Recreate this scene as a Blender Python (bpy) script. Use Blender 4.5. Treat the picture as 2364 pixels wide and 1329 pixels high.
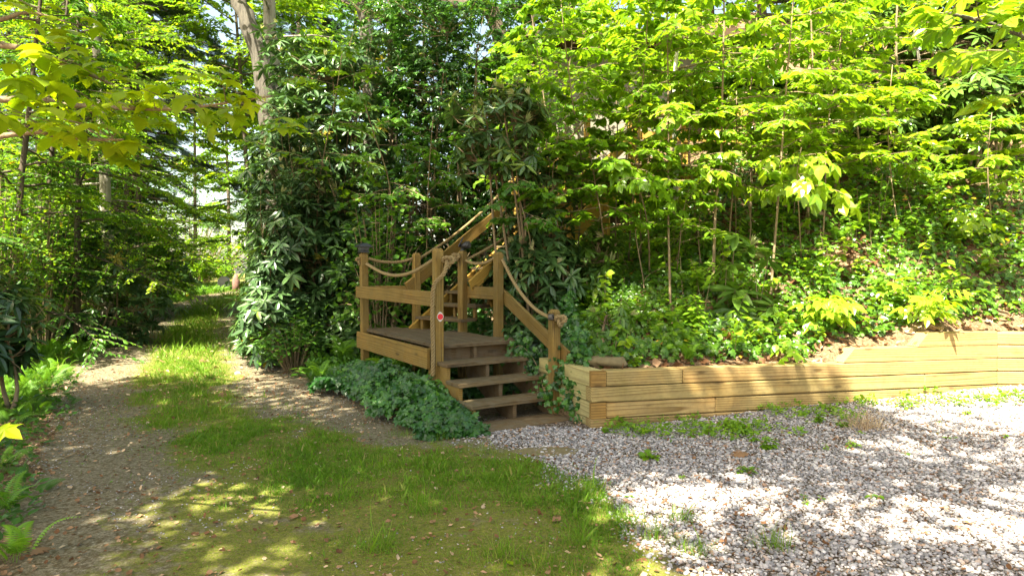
import bpy, math, random
import numpy as np
from mathutils import Vector
rng = np.random.default_rng(7)
random.seed(7)
R = math.radians
SC = bpy.context.scene
COL = SC.collection
for o in list(bpy.data.objects):
    bpy.data.objects.remove(o)

# ------------------------------------------------------------------ camera, sky, sun, exposure
H, F, CX, HY = 1.4, 1500.0, 1182.0, 620.0          # eye height, focal length in photo pixels, centre column, horizon row
cam_d = bpy.data.cameras.new('camera'); cam = bpy.data.objects.new('camera', cam_d); COL.objects.link(cam)
cam.location = (0, 0, H); cam.rotation_euler = (R(90), 0, 0)
cam_d.sensor_width = 36; cam_d.lens = 36*F/2364; cam_d.shift_y = -(664.5-HY)/2364
cam_d.clip_start = 0.05; cam_d.clip_end = 2000
SC.camera = cam
SUN_EL, SUN_DIR = 57.0, Vector((0.30, 0.50, 0.0)).normalized()      # the way the light travels over the ground
w = bpy.data.worlds.new('World'); SC.world = w; w.use_nodes = True
nt = w.node_tree; bg = nt.nodes['Background']
sky = nt.nodes.new('ShaderNodeTexSky'); sky.sky_type = 'NISHITA'; sky.sun_disc = False
sky.sun_elevation = R(SUN_EL); sky.sun_rotation = math.atan2(-SUN_DIR.x, -SUN_DIR.y)
sky.dust_density = 2.5
wb = nt.nodes.new('ShaderNodeMix'); wb.data_type = 'RGBA'; wb.blend_type = 'MULTIPLY'; wb.inputs[0].default_value = 1.0
wb.inputs[7].default_value = (1.08, 0.97, 0.74, 1)      # the camera's warm white balance
nt.links.new(sky.outputs[0], wb.inputs[6]); nt.links.new(wb.outputs[2], bg.inputs[0]); bg.inputs[1].default_value = 0.095; sky.ozone_density = 0.6; sky.air_density = 0.9
sl = bpy.data.lights.new('sun', 'SUN'); sl.energy = 5.0; sl.angle = R(0.53); sl.color = (1.0, 0.93, 0.74)
sun = bpy.data.objects.new('sun', sl); COL.objects.link(sun)
ld = Vector((SUN_DIR.x*math.cos(R(SUN_EL)), SUN_DIR.y*math.cos(R(SUN_EL)), -math.sin(R(SUN_EL))))
sun.rotation_euler = ld.to_track_quat('-Z', 'Y').to_euler(); sun.location = (-4, -8, 20)
SC.view_settings.view_transform = 'Standard'; SC.view_settings.look = 'None'
SC.view_settings.exposure = 2.6; SC.view_settings.gamma = 1
SC.render.engine = 'CYCLES'
cy = SC.cycles
cy.max_bounces = 5; cy.diffuse_bounces = 2; cy.glossy_bounces = 2; cy.transmission_bounces = 3; cy.transparent_max_bounces = 4
cy.sample_clamp_indirect = 6; cy.use_denoising = True

def at(px, py, Y):
    return np.array([(px-CX)/F*Y, Y, H-(py-HY)*Y/F])

# ------------------------------------------------------------------ naming helpers
def tag(o, label=None, cat=None, group=None, kind=None):
    if label: o['label'] = label
    if cat: o['category'] = cat
    if group: o['group'] = group
    if kind: o['kind'] = kind
    return o
def empty(name, loc, label, cat, group=None):
    o = bpy.data.objects.new(name, None); COL.objects.link(o); o.location = Vector([float(c) for c in loc])
    o.empty_display_size = .1
    return tag(o, label, cat, group)

# ------------------------------------------------------------------ mesh from arrays
def link_mesh(name, V, idx, cnt, mat, parent=None, fvar=None, grain=None, smooth=False, vattr=None):
    me = bpy.data.meshes.new(name)
    V = np.asarray(V, dtype=np.float64)
    if parent is not None:
        V = V - np.array(parent['_o'])
    idx = np.asarray(idx, dtype=np.int32); cnt = np.asarray(cnt, dtype=np.int32)
    me.vertices.add(len(V)); me.vertices.foreach_set('co', V.astype(np.float32).ravel())
    me.loops.add(len(idx)); me.loops.foreach_set('vertex_index', idx)
    st = np.zeros(len(cnt), dtype=np.int32); st[1:] = np.cumsum(cnt)[:-1]
    me.polygons.add(len(cnt)); me.polygons.foreach_set('loop_start', st)
    try: me.polygons.foreach_set('loop_total', cnt)
    except Exception: pass
    me.polygons.foreach_set('use_smooth', np.full(len(cnt), bool(smooth)))
    if fvar is not None:
        a = me.attributes.new('var', 'FLOAT', 'FACE'); a.data.foreach_set('value', np.asarray(fvar, dtype=np.float32))
    if grain is not None:
        a = me.attributes.new('grain', 'FLOAT_VECTOR', 'POINT'); a.data.foreach_set('vector', np.asarray(grain, dtype=np.float32).ravel())
    if vattr:
        for k, arr in vattr.items():
            a = me.attributes.new(k, 'FLOAT', 'POINT'); a.data.foreach_set('value', np.asarray(arr, dtype=np.float32))
    me.update(calc_edges=True); me.validate()
    me.materials.append(mat)
    o = bpy.data.objects.new(name, me); COL.objects.link(o)
    if parent is not None:
        o.parent = parent
    return o
def root(name, loc, label, cat, group=None):
    o = empty(name, loc, label, cat, group); o['_o'] = [float(c) for c in loc]
    return o
class MB:
    """collects solids; every solid carries its own along-the-grain coordinates"""
    def __init__(s): s.V=[]; s.I=[]; s.C=[]; s.G=[]; s.n=0
    def add(s, V, faces, G=None):
        V = np.asarray(V, float)
        s.V.append(V); s.G.append(V if G is None else np.asarray(G, float))
        for f in faces:
            s.I += [i+s.n for i in f]; s.C.append(len(f))
        s.n += len(V)
    def build(s, name, mat, parent=None, smooth=False):
        return link_mesh(name, np.vstack(s.V), s.I, s.C, mat, parent, grain=np.vstack(s.G), smooth=smooth)
def unit(v):
    v = np.asarray(v, float); return v/(np.linalg.norm(v)+1e-12)
def board(mb, p0, p1, width, thick, up=(0,0,1), bev=.004, goff=None):
    """a beam from p0 to p1 (centre line); width is measured along up, thick across it; edges eased"""
    p0 = np.asarray(p0, float); p1 = np.asarray(p1, float)
    L = np.linalg.norm(p1-p0); x = (p1-p0)/L
    y = unit(np.cross(np.asarray(up, float), x)); z = np.cross(x, y)
    a, b = thick/2, width/2; c = min(bev, a*.4, b*.4)
    sec = [(-a+c,-b),(a-c,-b),(a,-b+c),(a,b-c),(a-c,b),(-a+c,b),(-a,b-c),(-a,-b+c)]
    V=[];G=[]; off = rng.uniform(-20,20,3) if goff is None else goff
    rot = rng.uniform(-.12,.12)
    for k,l in enumerate((0, c, L-c, L)):
        sh = 1 if k in (1,2) else 0
        for (s_, t_) in sec:
            q = (s_*(1 if sh else (1-c/a)), t_*(1 if sh else (1-c/b)))
            V.append(p0+x*l+y*q[0]+z*q[1]); G.append((l+off[0], q[0]+.02*off[1]/20+.03, q[1]+off[2]*.004))
    F=[]
    for k in range(3):
        for i in range(8):
            j=(i+1)%8; F.append((k*8+i, k*8+j, k*8+8+j, k*8+8+i))
    F.append(tuple(range(7,-1,-1))); F.append(tuple(range(24,32)))
    V=np.array(V); G=np.array(G); G[:,0]=off[0]+(V-p0)@x; G[:,2]+=rot*((V-p0)@x)*.06
    mb.add(V,F,G)
def prism(mb, poly, p, ax, ay, n, th, gax=None):
    """polygon (2-D points along ax, ay from p) extruded th along n"""
    ax,ay,n=[np.asarray(v,float) for v in (ax,ay,n)]; k=len(poly)
    V=[p+ax*a+ay*b for a,b in poly]+[p+ax*a+ay*b+n*th for a,b in poly]
    V=np.array(V); gx=unit(ax if gax is None else gax); off=rng.uniform(-20,20,3)
    gy=unit(np.cross(n,gx))
    G=np.stack([(V-p)@gx+off[0],(V-p)@unit(n)+.03,(V-p)@gy+off[2]*.004],1)
    F=[tuple(range(k-1,-1,-1)),tuple(range(k,2*k))]
    for i in range(k):
        j=(i+1)%k; F.append((i,j,j+k,i+k))
    mb.add(V,F,G)
def tube(mb, pts, rad, sides=8, cap=True):
    pts=np.asarray(pts,float); n=len(pts); rad=np.broadcast_to(np.asarray(rad,float),(n,))
    d=np.gradient(pts,axis=0); d/=np.linalg.norm(d,axis=1)[:,None]+1e-12
    ref=np.array([0,0,1.]) if abs(d[0,2])<.9 else np.array([1.,0,0])
    x=unit(np.cross(d[0],ref)); V=np.zeros((n,sides,3)); ang=np.arange(sides)*2*np.pi/sides
    ln=0; G=np.zeros((n,sides,3))
    for i in range(n):
        x=unit(x-d[i]*(x@d[i])); y=np.cross(d[i],x)
        V[i]=pts[i]+rad[i]*(np.cos(ang)[:,None]*x+np.sin(ang)[:,None]*y)
        if i: ln+=np.linalg.norm(pts[i]-pts[i-1])
        G[i,:,0]=ln; G[i,:,1]=rad[i]*np.cos(ang); G[i,:,2]=rad[i]*np.sin(ang)
    F=[]
    for i in range(n-1):
        for j in range(sides):
            k=(j+1)%sides; F.append((i*sides+j,i*sides+k,(i+1)*sides+k,(i+1)*sides+j))
    if cap:
        F.append(tuple(range(sides-1,-1,-1))); F.append(tuple((n-1)*sides+j for j in range(sides)))
    mb.add(V.reshape(-1,3),F,G.reshape(-1,3))
def curve3(pts, n):
    """Catmull-Rom through pts"""
    P=np.asarray(pts,float); P=np.vstack([2*P[0]-P[1],P,2*P[-1]-P[-2]]); m=len(P)-3
    out=[]
    for s in np.linspace(0,m-1e-6,n):
        i=int(s); t=s-i; a,b,c,d=P[i:i+4]
        out.append(.5*((2*b)+(-a+c)*t+(2*a-5*b+4*c-d)*t*t+(-a+3*b-3*c+d)*t**3))
    return np.array(out)

# ------------------------------------------------------------------ numpy value noise
_tab=rng.random((256,256))
def vnoise(x,y,s=1.0,seed=0):
    x=np.asarray(x,float)/s+seed*17.3; y=np.asarray(y,float)/s+seed*9.1
    xi=np.floor(x).astype(int); yi=np.floor(y).astype(int); u=x-xi; v=y-yi
    u=u*u*(3-2*u); v=v*v*(3-2*v)
    g=lambda a,b:_tab[a%256,b%256]
    return (g(xi,yi)*(1-u)+g(xi+1,yi)*u)*(1-v)+(g(xi,yi+1)*(1-u)+g(xi+1,yi+1)*u)*v
def fbm(x,y,s=1.0,seed=0):
    return .55*vnoise(x,y,s,seed)+.3*vnoise(x,y,s/2.1,seed+1)+.15*vnoise(x,y,s/4.3,seed+2)
def sst(a,b,x):
    t=np.clip((np.asarray(x,float)-a)/(b-a),0,1); return t*t*(3-2*t)
def polydist(x,y,P):
    """distance to a polyline, and the side (+ on its left)"""
    x=np.asarray(x,float); y=np.asarray(y,float); best=np.full(x.shape,1e9); side=np.zeros(x.shape)
    for (ax,ay),(bx,by) in zip(P[:-1],P[1:]):
        dx,dy=bx-ax,by-ay; t=np.clip(((x-ax)*dx+(y-ay)*dy)/(dx*dx+dy*dy),0,1)
        qx,qy=x-(ax+t*dx),y-(ay+t*dy); d=np.hypot(qx,qy); c=dx*qy-dy*qx
        m=d<best-1e-9; best=np.where(m,d,best); side=np.where(m,np.sign(c),side)
    return best,side

# ------------------------------------------------------------------ the lie of the land
def ground_z(x,y):
    x=np.asarray(x,float); y=np.asarray(y,float)
    z=.036*np.clip(x-.9,0,6)+.014*np.clip(y-12,0,60)+.02*(vnoise(x,y,1.3,3)-.5)
    ld_=np.clip(-x-4.6-.42*np.clip(y-5,0,40),0,30)
    return z-.05*ld_*sst(0,3,ld_)+0*x
TOE=[(-9,75),(-11,48),(-9.5,27),(-6.2,18),(-4.1,12),(-2.9,9.6),(-2.1,8.7),(-1.2,8.6),(-.45,7.75),(.42,6.55),(.50,6.25),(.80,5.86),(5.15,7.03),(9,7.10),(40,9)]
def wall_y(x):
    x=np.asarray(x,float); return np.where(x<5.15,5.513+.2694*x,6.90+.012*(x-5.15))
def hill_z(x,y):
    x=np.asarray(x,float); y=np.asarray(y,float)
    d,s=polydist(x,y,TOE); d=np.where(s>0,d,-d)
    z0=.44*sst(.38,.62,x)+.14*sst(3.0,3.35,x)+.15*sst(3.95,4.3,x)
    sl_=.36+.42*sst(1.2,5.5,x)
    dd=np.clip(d,0,None); rise=sl_*np.minimum(dd,9)+.25*np.clip(dd-9,0,40)
    z=z0*sst(-.12,.02,d)+rise+np.where(d<0,d*.6,0)+ground_z(np.minimum(x,.9),np.minimum(y,12))*1.0
    return z+np.clip(dd,0,1.2)*.16*(fbm(x,y,1.7,5)-.5)*(1-.6*sst(.6,.2,x))
def surf_z(x,y):
    x=np.asarray(x,float); y=np.asarray(y,float)
    g=ground_z(x,y); h=hill_z(x,y)
    ins=np.where(x>.6,y>wall_y(x)+.1,h>g)
    return np.where(ins,np.maximum(h,g),g)
def drop(px,py,off=0):
    """where the sight line of a photo pixel meets the land"""
    Y=np.arange(2.5,60,.02); X=(px-CX)/F*Y; Z=H-(py-HY)*Y/F
    hit=np.nonzero(Z<=surf_z(X,Y))[0]
    Yh=Y[hit[0]] if len(hit) else 40.
    Xh=(px-CX)/F*Yh
    return np.array([Xh,Yh,float(surf_z(Xh,Yh))+off])
def gp(px,Y):
    """the land under a given column at a given distance"""
    X=(px-CX)/F*Y; return np.array([X,Y,float(surf_z(X,Y))])

# ------------------------------------------------------------------ materials
MATS={}
def nodes(name):
    m=bpy.data.materials.new(name); m.use_nodes=True; t=m.node_tree
    b=t.nodes['Principled BSDF']; return m,t,b
def N(t,kind,**kw):
    n=t.nodes.new(kind)
    for k,v in kw.items():
        if k.startswith('i_'): n.inputs[k[2:].replace('_',' ')].default_value=v
        else: setattr(n,k,v)
    return n
def ramp(t,src,stops,interp='LINEAR'):
    r=t.nodes.new('ShaderNodeValToRGB'); r.color_ramp.interpolation=interp
    e=r.color_ramp.elements
    while len(e)<len(stops): e.new(.5)
    for i,(p,c) in enumerate(stops):
        e[i].position=p; e[i].color=(*c,1) if len(c)==3 else c
    t.links.new(src,r.inputs[0]); return r
def mixc(t,fac,a,b,mode='MIX'):
    m=t.nodes.new('ShaderNodeMix'); m.data_type='RGBA'; m.blend_type=mode
    for s,v in ((m.inputs[0],fac),(m.inputs[6],a),(m.inputs[7],b)):
        if hasattr(v,'links'): t.links.new(v,s)
        else: s.default_value=v if not isinstance(v,tuple) else ((*v,1) if len(v)==3 else v)
    return m.outputs[2]
def math_(t,op,a,b=None,c=None,clamp=False):
    m=t.nodes.new('ShaderNodeMath'); m.operation=op; m.use_clamp=clamp
    for s,v in zip(m.inputs,(a,b,c)):
        if v is None: continue
        if hasattr(v,'links'): t.links.new(v,s)
        else: s.default_value=v
    return m.outputs[0]
def leafmat(name, stops, trans=.4, rough=.45, spec=.4, tcol=(1.25,1.15,.5), odd=None):
    """stops colour the leaf by its own number (age and kind of each leaf)"""
    m,t,b=nodes(name)
    a=N(t,'ShaderNodeAttribute',attribute_name='var')
    r=ramp(t,a.outputs['Fac'],stops)
    ns=N(t,'ShaderNodeTexNoise',i_Scale=9.0,i_Detail=2.0)
    g=N(t,'ShaderNodeNewGeometry'); t.links.new(g.outputs['Position'],ns.inputs['Vector'])
    col=mixc(t,.55,r.outputs[0],ramp(t,ns.outputs[0],[(.3,(.72,.76,.7)),(.7,(1.25,1.2,1.1))]).outputs[0],'MULTIPLY')
    t.links.new(col,b.inputs['Base Color'])
    b.inputs['Roughness'].default_value=rough; b.inputs['Specular IOR Level'].default_value=spec
    tr=N(t,'ShaderNodeBsdfTranslucent')
    tc=mixc(t,1.0,col,tcol,'MULTIPLY'); t.links.new(tc,tr.inputs['Color'])
    mx=N(t,'ShaderNodeMixShader'); mx.inputs[0].default_value=trans
    t.links.new(b.outputs[0],mx.inputs[1]); t.links.new(tr.outputs[0],mx.inputs[2])
    t.links.new(mx.outputs[0],t.nodes['Material Output'].inputs[0])
    MATS[name]=m; return m
leafmat('leaf_spring',[(0,(.07,.16,.012)),(.35,(.13,.27,.018)),(.75,(.20,.36,.02)),(.98,(.30,.43,.025)),(1,(.45,.33,.03))],.5,.3,.55,(1.45,1.3,.45))
leafmat('leaf_maple',[(0,(.17,.28,.008)),(.6,(.26,.37,.01)),(1,(.34,.42,.012))],.55,.5,.25,(1.3,1.3,.4))
leafmat('leaf_mid',[(0,(.035,.10,.015)),(.5,(.07,.18,.02)),(.9,(.12,.26,.03)),(1,(.20,.30,.03))],.42,.4,.4,(1.35,1.3,.5))
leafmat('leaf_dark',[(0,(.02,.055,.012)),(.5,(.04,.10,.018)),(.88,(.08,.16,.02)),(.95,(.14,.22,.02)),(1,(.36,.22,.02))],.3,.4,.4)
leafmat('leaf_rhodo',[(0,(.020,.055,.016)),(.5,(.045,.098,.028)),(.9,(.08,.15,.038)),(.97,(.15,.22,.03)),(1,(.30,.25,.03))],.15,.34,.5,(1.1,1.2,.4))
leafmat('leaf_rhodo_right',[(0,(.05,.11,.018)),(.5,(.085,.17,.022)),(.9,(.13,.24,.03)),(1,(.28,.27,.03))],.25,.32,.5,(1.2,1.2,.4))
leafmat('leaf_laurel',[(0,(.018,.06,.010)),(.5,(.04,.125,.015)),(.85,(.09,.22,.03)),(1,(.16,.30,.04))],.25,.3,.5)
leafmat('leaf_ivy',[(0,(.012,.05,.010)),(.5,(.028,.105,.014)),(.85,(.07,.19,.022)),(1,(.15,.30,.04))],.25,.3,.55)
leafmat('leaf_ivy_hill',[(0,(.028,.085,.008)),(.5,(.07,.17,.012)),(.9,(.15,.27,.02)),(.985,(.2,.3,.04)),(1,(.5,.28,.03))],.35,.32,.5)
leafmat('leaf_fern',[(0,(.07,.17,.015)),(.6,(.12,.27,.02)),(1,(.20,.38,.03))],.45,.5,.25)
leafmat('leaf_grass',[(0,(.07,.15,.012)),(.45,(.11,.23,.015)),(.85,(.17,.30,.02)),(1,(.32,.30,.10))],.4,.5,.25)
leafmat('leaf_needle',[(0,(.018,.05,.016)),(.6,(.035,.085,.022)),(1,(.07,.14,.03))],.2,.5,.3)
leafmat('leaf_pale',[(0,(.22,.26,.10)),(.6,(.34,.37,.17)),(1,(.50,.46,.28))],.35,.5,.3)
leafmat('leaf_copper',[(0,(.25,.11,.03)),(1,(.42,.20,.05))],.35,.45,.3)
leafmat('leaf_dead',[(0,(.10,.045,.02)),(.4,(.20,.10,.05)),(.8,(.36,.22,.13)),(1,(.55,.42,.30))],.15,.7,.2,(1,1,1))
leafmat('petal_white',[(0,(.75,.66,.70)),(1,(.85,.84,.80))],.3,.5,.3,(1,1,1))
leafmat('petal_pink',[(0,(.70,.30,.38)),(1,(.85,.55,.60))],.3,.5,.3,(1,1,1))
leafmat('straw',[(0,(.35,.24,.15)),(1,(.62,.50,.36))],.3,.7,.2,(1,1,1))

def wood(name, c0, c1, c2, ring=95., stain=.35, rough=.75, weather=(.30,.29,.26), wamt=.0):
    m,t,b=nodes(name)
    a=N(t,'ShaderNodeAttribute',attribute_name='grain')
    sx=N(t,'ShaderNodeSeparateXYZ'); t.links.new(a.outputs['Vector'],sx.inputs[0])
    mp=N(t,'ShaderNodeMapping'); mp.inputs['Scale'].default_value=(1.1,9,9); t.links.new(a.outputs['Vector'],mp.inputs[0])
    n1=N(t,'ShaderNodeTexNoise',i_Scale=1.0,i_Detail=2.0); t.links.new(mp.outputs[0],n1.inputs['Vector'])
    # distance from the pith of the log, drifting along the board: gives cathedral figure
    yy=math_(t,'ADD',sx.outputs[1],math_(t,'MULTIPLY',math_(t,'SUBTRACT',n1.outputs[0],.5),.035))
    zz=math_(t,'ADD',sx.outputs[2],math_(t,'MULTIPLY',math_(t,'SINE',math_(t,'MULTIPLY',sx.outputs[0],.9)),.028))
    rr=math_(t,'SQRT',math_(t,'ADD',math_(t,'MULTIPLY',yy,yy),math_(t,'MULTIPLY',zz,zz)))
    wv=math_(t,'FRACT',math_(t,'MULTIPLY',rr,ring))
    ringc=ramp(t,wv,[(0,c0),(.55,c1),(.86,c2),(1,c0)])
    mp2=N(t,'ShaderNodeMapping'); mp2.inputs['Scale'].default_value=(4,160,160); t.links.new(a.outputs['Vector'],mp2.inputs[0])
    n2=N(t,'ShaderNodeTexNoise',i_Scale=1.0,i_Detail=3.0); t.links.new(mp2.outputs[0],n2.inputs['Vector'])
    c=mixc(t,.6,ringc.outputs[0],ramp(t,n2.outputs[0],[(.3,(.72,.70,.66)),(.7,(1.2,1.2,1.2))]).outputs[0],'MULTIPLY')
    # knots
    mp3=N(t,'ShaderNodeMapping'); mp3.inputs['Scale'].default_value=(2.2,6,7.5); t.links.new(a.outputs['Vector'],mp3.inputs[0])
    vo=N(t,'ShaderNodeTexVoronoi',i_Scale=1.0); t.links.new(mp3.outputs[0],vo.inputs['Vector'])
    kn=ramp(t,vo.outputs['Distance'],[(0,(1,1,1)),(.09,(1,1,1)),(.12,(.4,.4,.4)),(.19,(0,0,0))])
    c=mixc(t,math_(t,'MULTIPLY',kn.outputs[0],.75),c,tuple(x*.42 for x in c2))
    # blotches: greenish and brownish stains, dirt
    g=N(t,'ShaderNodeNewGeometry')
    n3=N(t,'ShaderNodeTexNoise',i_Scale=2.6,i_Detail=4.0); t.links.new(g.outputs['Position'],n3.inputs['Vector'])
    c=mixc(t,stain,c,ramp(t,n3.outputs[0],[(.25,(.62,.66,.50)),(.5,(1,1,.95)),(.72,(1.25,1.08,.85))]).outputs[0],'MULTIPLY')
    if wamt:
        n4=N(t,'ShaderNodeTexNoise',i_Scale=14.,i_Detail=5.0); t.links.new(g.outputs['Position'],n4.inputs['Vector'])
        c=mixc(t,math_(t,'MULTIPLY',ramp(t,n4.outputs[0],[(.35,(0,0,0)),(.65,(1,1,1))]).outputs[0],wamt),c,weather)
    n5=N(t,'ShaderNodeTexNoise',i_Scale=30.,i_Detail=4.0,i_Roughness=.7); t.links.new(g.outputs['Position'],n5.inputs['Vector'])
    c=mixc(t,.35,c,ramp(t,n5.outputs[0],[(.3,(.68,.66,.62)),(.55,(1.08,1.08,1.08))]).outputs[0],'MULTIPLY')
    oi=N(t,'ShaderNodeObjectInfo')
    c=mixc(t,1.0,c,ramp(t,oi.outputs['Random'],[(0,(.80,.80,.76)),(.35,(1.0,.97,.9)),(.7,(.92,.96,.86)),(1,(1.12,1.06,1.0))]).outputs[0],'MULTIPLY')
    t.links.new(c,b.inputs['Base Color']); b.inputs['Roughness'].default_value=rough; b.inputs['Specular IOR Level'].default_value=.25
    bp=N(t,'ShaderNodeBump',i_Strength=.35,i_Distance=.004); t.links.new(n2.outputs[0],bp.inputs['Height']); t.links.new(bp.outputs[0],b.inputs['Normal'])
    MATS[name]=m; return m
wood('wood_post',(.27,.178,.052),(.215,.136,.038),(.12,.07,.02),60,.6,.75,(.20,.17,.10),.2)
wood('wood_tread',(.15,.105,.058),(.12,.08,.043),(.07,.045,.023),60,.5,.85,(.15,.13,.10),.5)
wood('wood_timber',(.42,.31,.15),(.36,.255,.115),(.19,.115,.045),48,.75,.75,(.20,.15,.09),.28)
wood('wood_timber_green',(.44,.38,.19),(.38,.33,.17),(.27,.22,.11),55,.35)
wood('wood_flight',(.42,.27,.06),(.37,.23,.05),(.26,.15,.035),70)
wood('wood_end',(.33,.21,.07),(.28,.17,.055),(.15,.08,.03),45,.7)
wood('wood_house',(.085,.052,.03),(.07,.043,.024),(.04,.025,.014),40,.4)

def bark(name, c0, c1, scale=1.0, patch=None):
    m,t,b=nodes(name)
    a=N(t,'ShaderNodeAttribute',attribute_name='grain')
    g=N(t,'ShaderNodeNewGeometry')
    mp=N(t,'ShaderNodeMapping'); mp.inputs['Scale'].default_value=(22*scale,22*scale,4*scale); t.links.new(g.outputs['Position'],mp.inputs[0])
    n=N(t,'ShaderNodeTexNoise',i_Scale=1.,i_Detail=6.,i_Roughness=.7); t.links.new(mp.outputs[0],n.inputs['Vector'])
    c=ramp(t,n.outputs[0],[(.32,c0),(.62,c1)]).outputs[0]
    n2=N(t,'ShaderNodeTexNoise',i_Scale=5.,i_Detail=4.); t.links.new(g.outputs['Position'],n2.inputs['Vector'])
    if patch: c=mixc(t,ramp(t,n2.outputs[0],[(.5,(0,0,0)),(.58,(1,1,1))]).outputs[0],c,patch)
    else: c=mixc(t,.5,c,ramp(t,n2.outputs[0],[(.3,(.7,.72,.66)),(.7,(1.2,1.2,1.15))]).outputs[0],'MULTIPLY')
    t.links.new(c,b.inputs['Base Color']); b.inputs['Roughness'].default_value=.9
    bp=N(t,'ShaderNodeBump',i_Strength=.8,i_Distance=.02); t.links.new(n.outputs[0],bp.inputs['Height']); t.links.new(bp.outputs[0],b.inputs['Normal'])
    MATS[name]=m; return m
bark('bark_grey',(.035,.030,.024),(.12,.105,.085))
bark('bark_pale',(.16,.14,.11),(.34,.31,.26),.8,(.13,.12,.085))
bark('bark_birch',(.50,.46,.40),(.78,.75,.70),.6)
bark('bark_twig',(.13,.09,.05),(.30,.22,.13))
bark('bark_dark',(.035,.026,.018),(.10,.075,.05))

def plain(name, col, rough=.6, spec=.4, metal=0., noise=None):
    m,t,b=nodes(name); c=col
    b.inputs['Roughness'].default_value=rough; b.inputs['Specular IOR Level'].default_value=spec; b.inputs['Metallic'].default_value=metal
    g=N(t,'ShaderNodeNewGeometry')
    n=N(t,'ShaderNodeTexNoise',i_Scale=noise or 12.,i_Detail=5.,i_Roughness=.65); t.links.new(g.outputs['Position'],n.inputs['Vector'])
    c=mixc(t,.6,(*col,1),ramp(t,n.outputs[0],[(.3,(.68,.68,.66)),(.7,(1.25,1.25,1.25))]).outputs[0],'MULTIPLY')
    t.links.new(c,b.inputs['Base Color'])
    bp=N(t,'ShaderNodeBump',i_Strength=.25,i_Distance=.004); t.links.new(n.outputs[0],bp.inputs['Height']); t.links.new(bp.outputs[0],b.inputs['Normal'])
    MATS[name]=m; return m
plain('rope',(.26,.19,.095),.9,.15,noise=120.)
plain('black_plastic',(.022,.022,.025),.4,.5)
plain('solar_glass',(.03,.035,.055),.12,.6)
plain('lamp_glass',(.10,.105,.11),.15,.6)
plain('reflector_red',(.62,.008,.025),.25,.6,noise=60)
plain('reflector_plate',(.62,.60,.56),.45,.4)
plain('rock_mossy',(.17,.135,.075),.95,.1,noise=18)
plain('rock_grey',(.24,.23,.20),.95,.1,noise=14)
plain('house_wall',(.22,.20,.16),.9,.15,noise=3)
plain('pale_slab',(.58,.56,.58),.6,.2,noise=5)
plain('brown_stump',(.20,.12,.10),.9,.1,noise=9)

# land: kind of surface painted by masks kept on the mesh
m,t,b=nodes('land'); MATS['land']=m
g=N(t,'ShaderNodeNewGeometry')
def nz(scale,det=4.,rough=.6):
    n=N(t,'ShaderNodeTexNoise',i_Scale=scale,i_Detail=det,i_Roughness=rough); t.links.new(g.outputs['Position'],n.inputs['Vector']); return n.outputs[0]
def at_(nm): return N(t,'ShaderNodeAttribute',attribute_name=nm).outputs['Fac']
litter=ramp(t,nz(38,5,.75),[(.28,(.045,.028,.016)),(.45,(.12,.08,.045)),(.6,(.22,.15,.09)),(.75,(.40,.31,.22))]).outputs[0]
vo=N(t,'ShaderNodeTexVoronoi',i_Scale=62.); t.links.new(g.outputs['Position'],vo.inputs['Vector'])
sx=N(t,'ShaderNodeSeparateColor'); t.links.new(vo.outputs['Color'],sx.inputs[0])
stone=mixc(t,ramp(t,vo.outputs['Distance'],[(.30,(0,0,0)),(.62,(1,1,1))]).outputs[0],
           ramp(t,sx.outputs[0],[(0,(.15,.13,.11)),(.4,(.24,.21,.19)),(.8,(.36,.31,.28)),(1,(.48,.40,.34))]).outputs[0],(.055,.038,.026))
trk=mixc(t,ramp(t,nz(30,5,.7),[(.42,(0,0,0)),(.62,(1,1,1))]).outputs[0],
         ramp(t,nz(70,4,.7),[(.3,(.09,.075,.05)),(.55,(.22,.19,.135)),(.75,(.42,.37,.29))]).outputs[0],(.095,.07,.035))
moss=mixc(t,ramp(t,nz(80,5,.8),[(.46,(0,0,0)),(.62,(1,1,1))]).outputs[0],ramp(t,nz(34,6,.8),[(.30,(.045,.048,.008)),(.45,(.11,.13,.015)),(.6,(.17,.185,.025))]).outputs[0],ramp(t,nz(120,3,.7),[(.35,(.07,.05,.02)),(.6,(.22,.17,.09)),(.75,(.42,.36,.25))]).outputs[0])
mo=math_(t,'ADD',at_('moss'),math_(t,'MULTIPLY',math_(t,'SUBTRACT',nz(7,5,.7),.5),1.3))
c=mixc(t,ramp(t,mo,[(.40,(0,0,0)),(.62,(1,1,1))]).outputs[0],trk,moss)
gr=math_(t,'ADD',at_('gravel'),math_(t,'MULTIPLY',math_(t,'SUBTRACT',nz(9,5,.7),.5),.7))
c=mixc(t,ramp(t,gr,[(.42,(0,0,0)),(.58,(1,1,1))]).outputs[0],c,stone)
li=math_(t,'ADD',at_('litter'),math_(t,'MULTIPLY',math_(t,'SUBTRACT',nz(5,5,.7),.5),.8))
c=mixc(t,ramp(t,li,[(.42,(0,0,0)),(.6,(1,1,1))]).outputs[0],c,litter)
t.links.new(c,b.inputs['Base Color']); b.inputs['Roughness'].default_value=.95; b.inputs['Specular IOR Level'].default_value=.1
bp=N(t,'ShaderNodeBump',i_Strength=.7,i_Distance=.02); t.links.new(nz(45,5,.7),bp.inputs['Height']); t.links.new(bp.outputs[0],b.inputs['Normal'])
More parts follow.
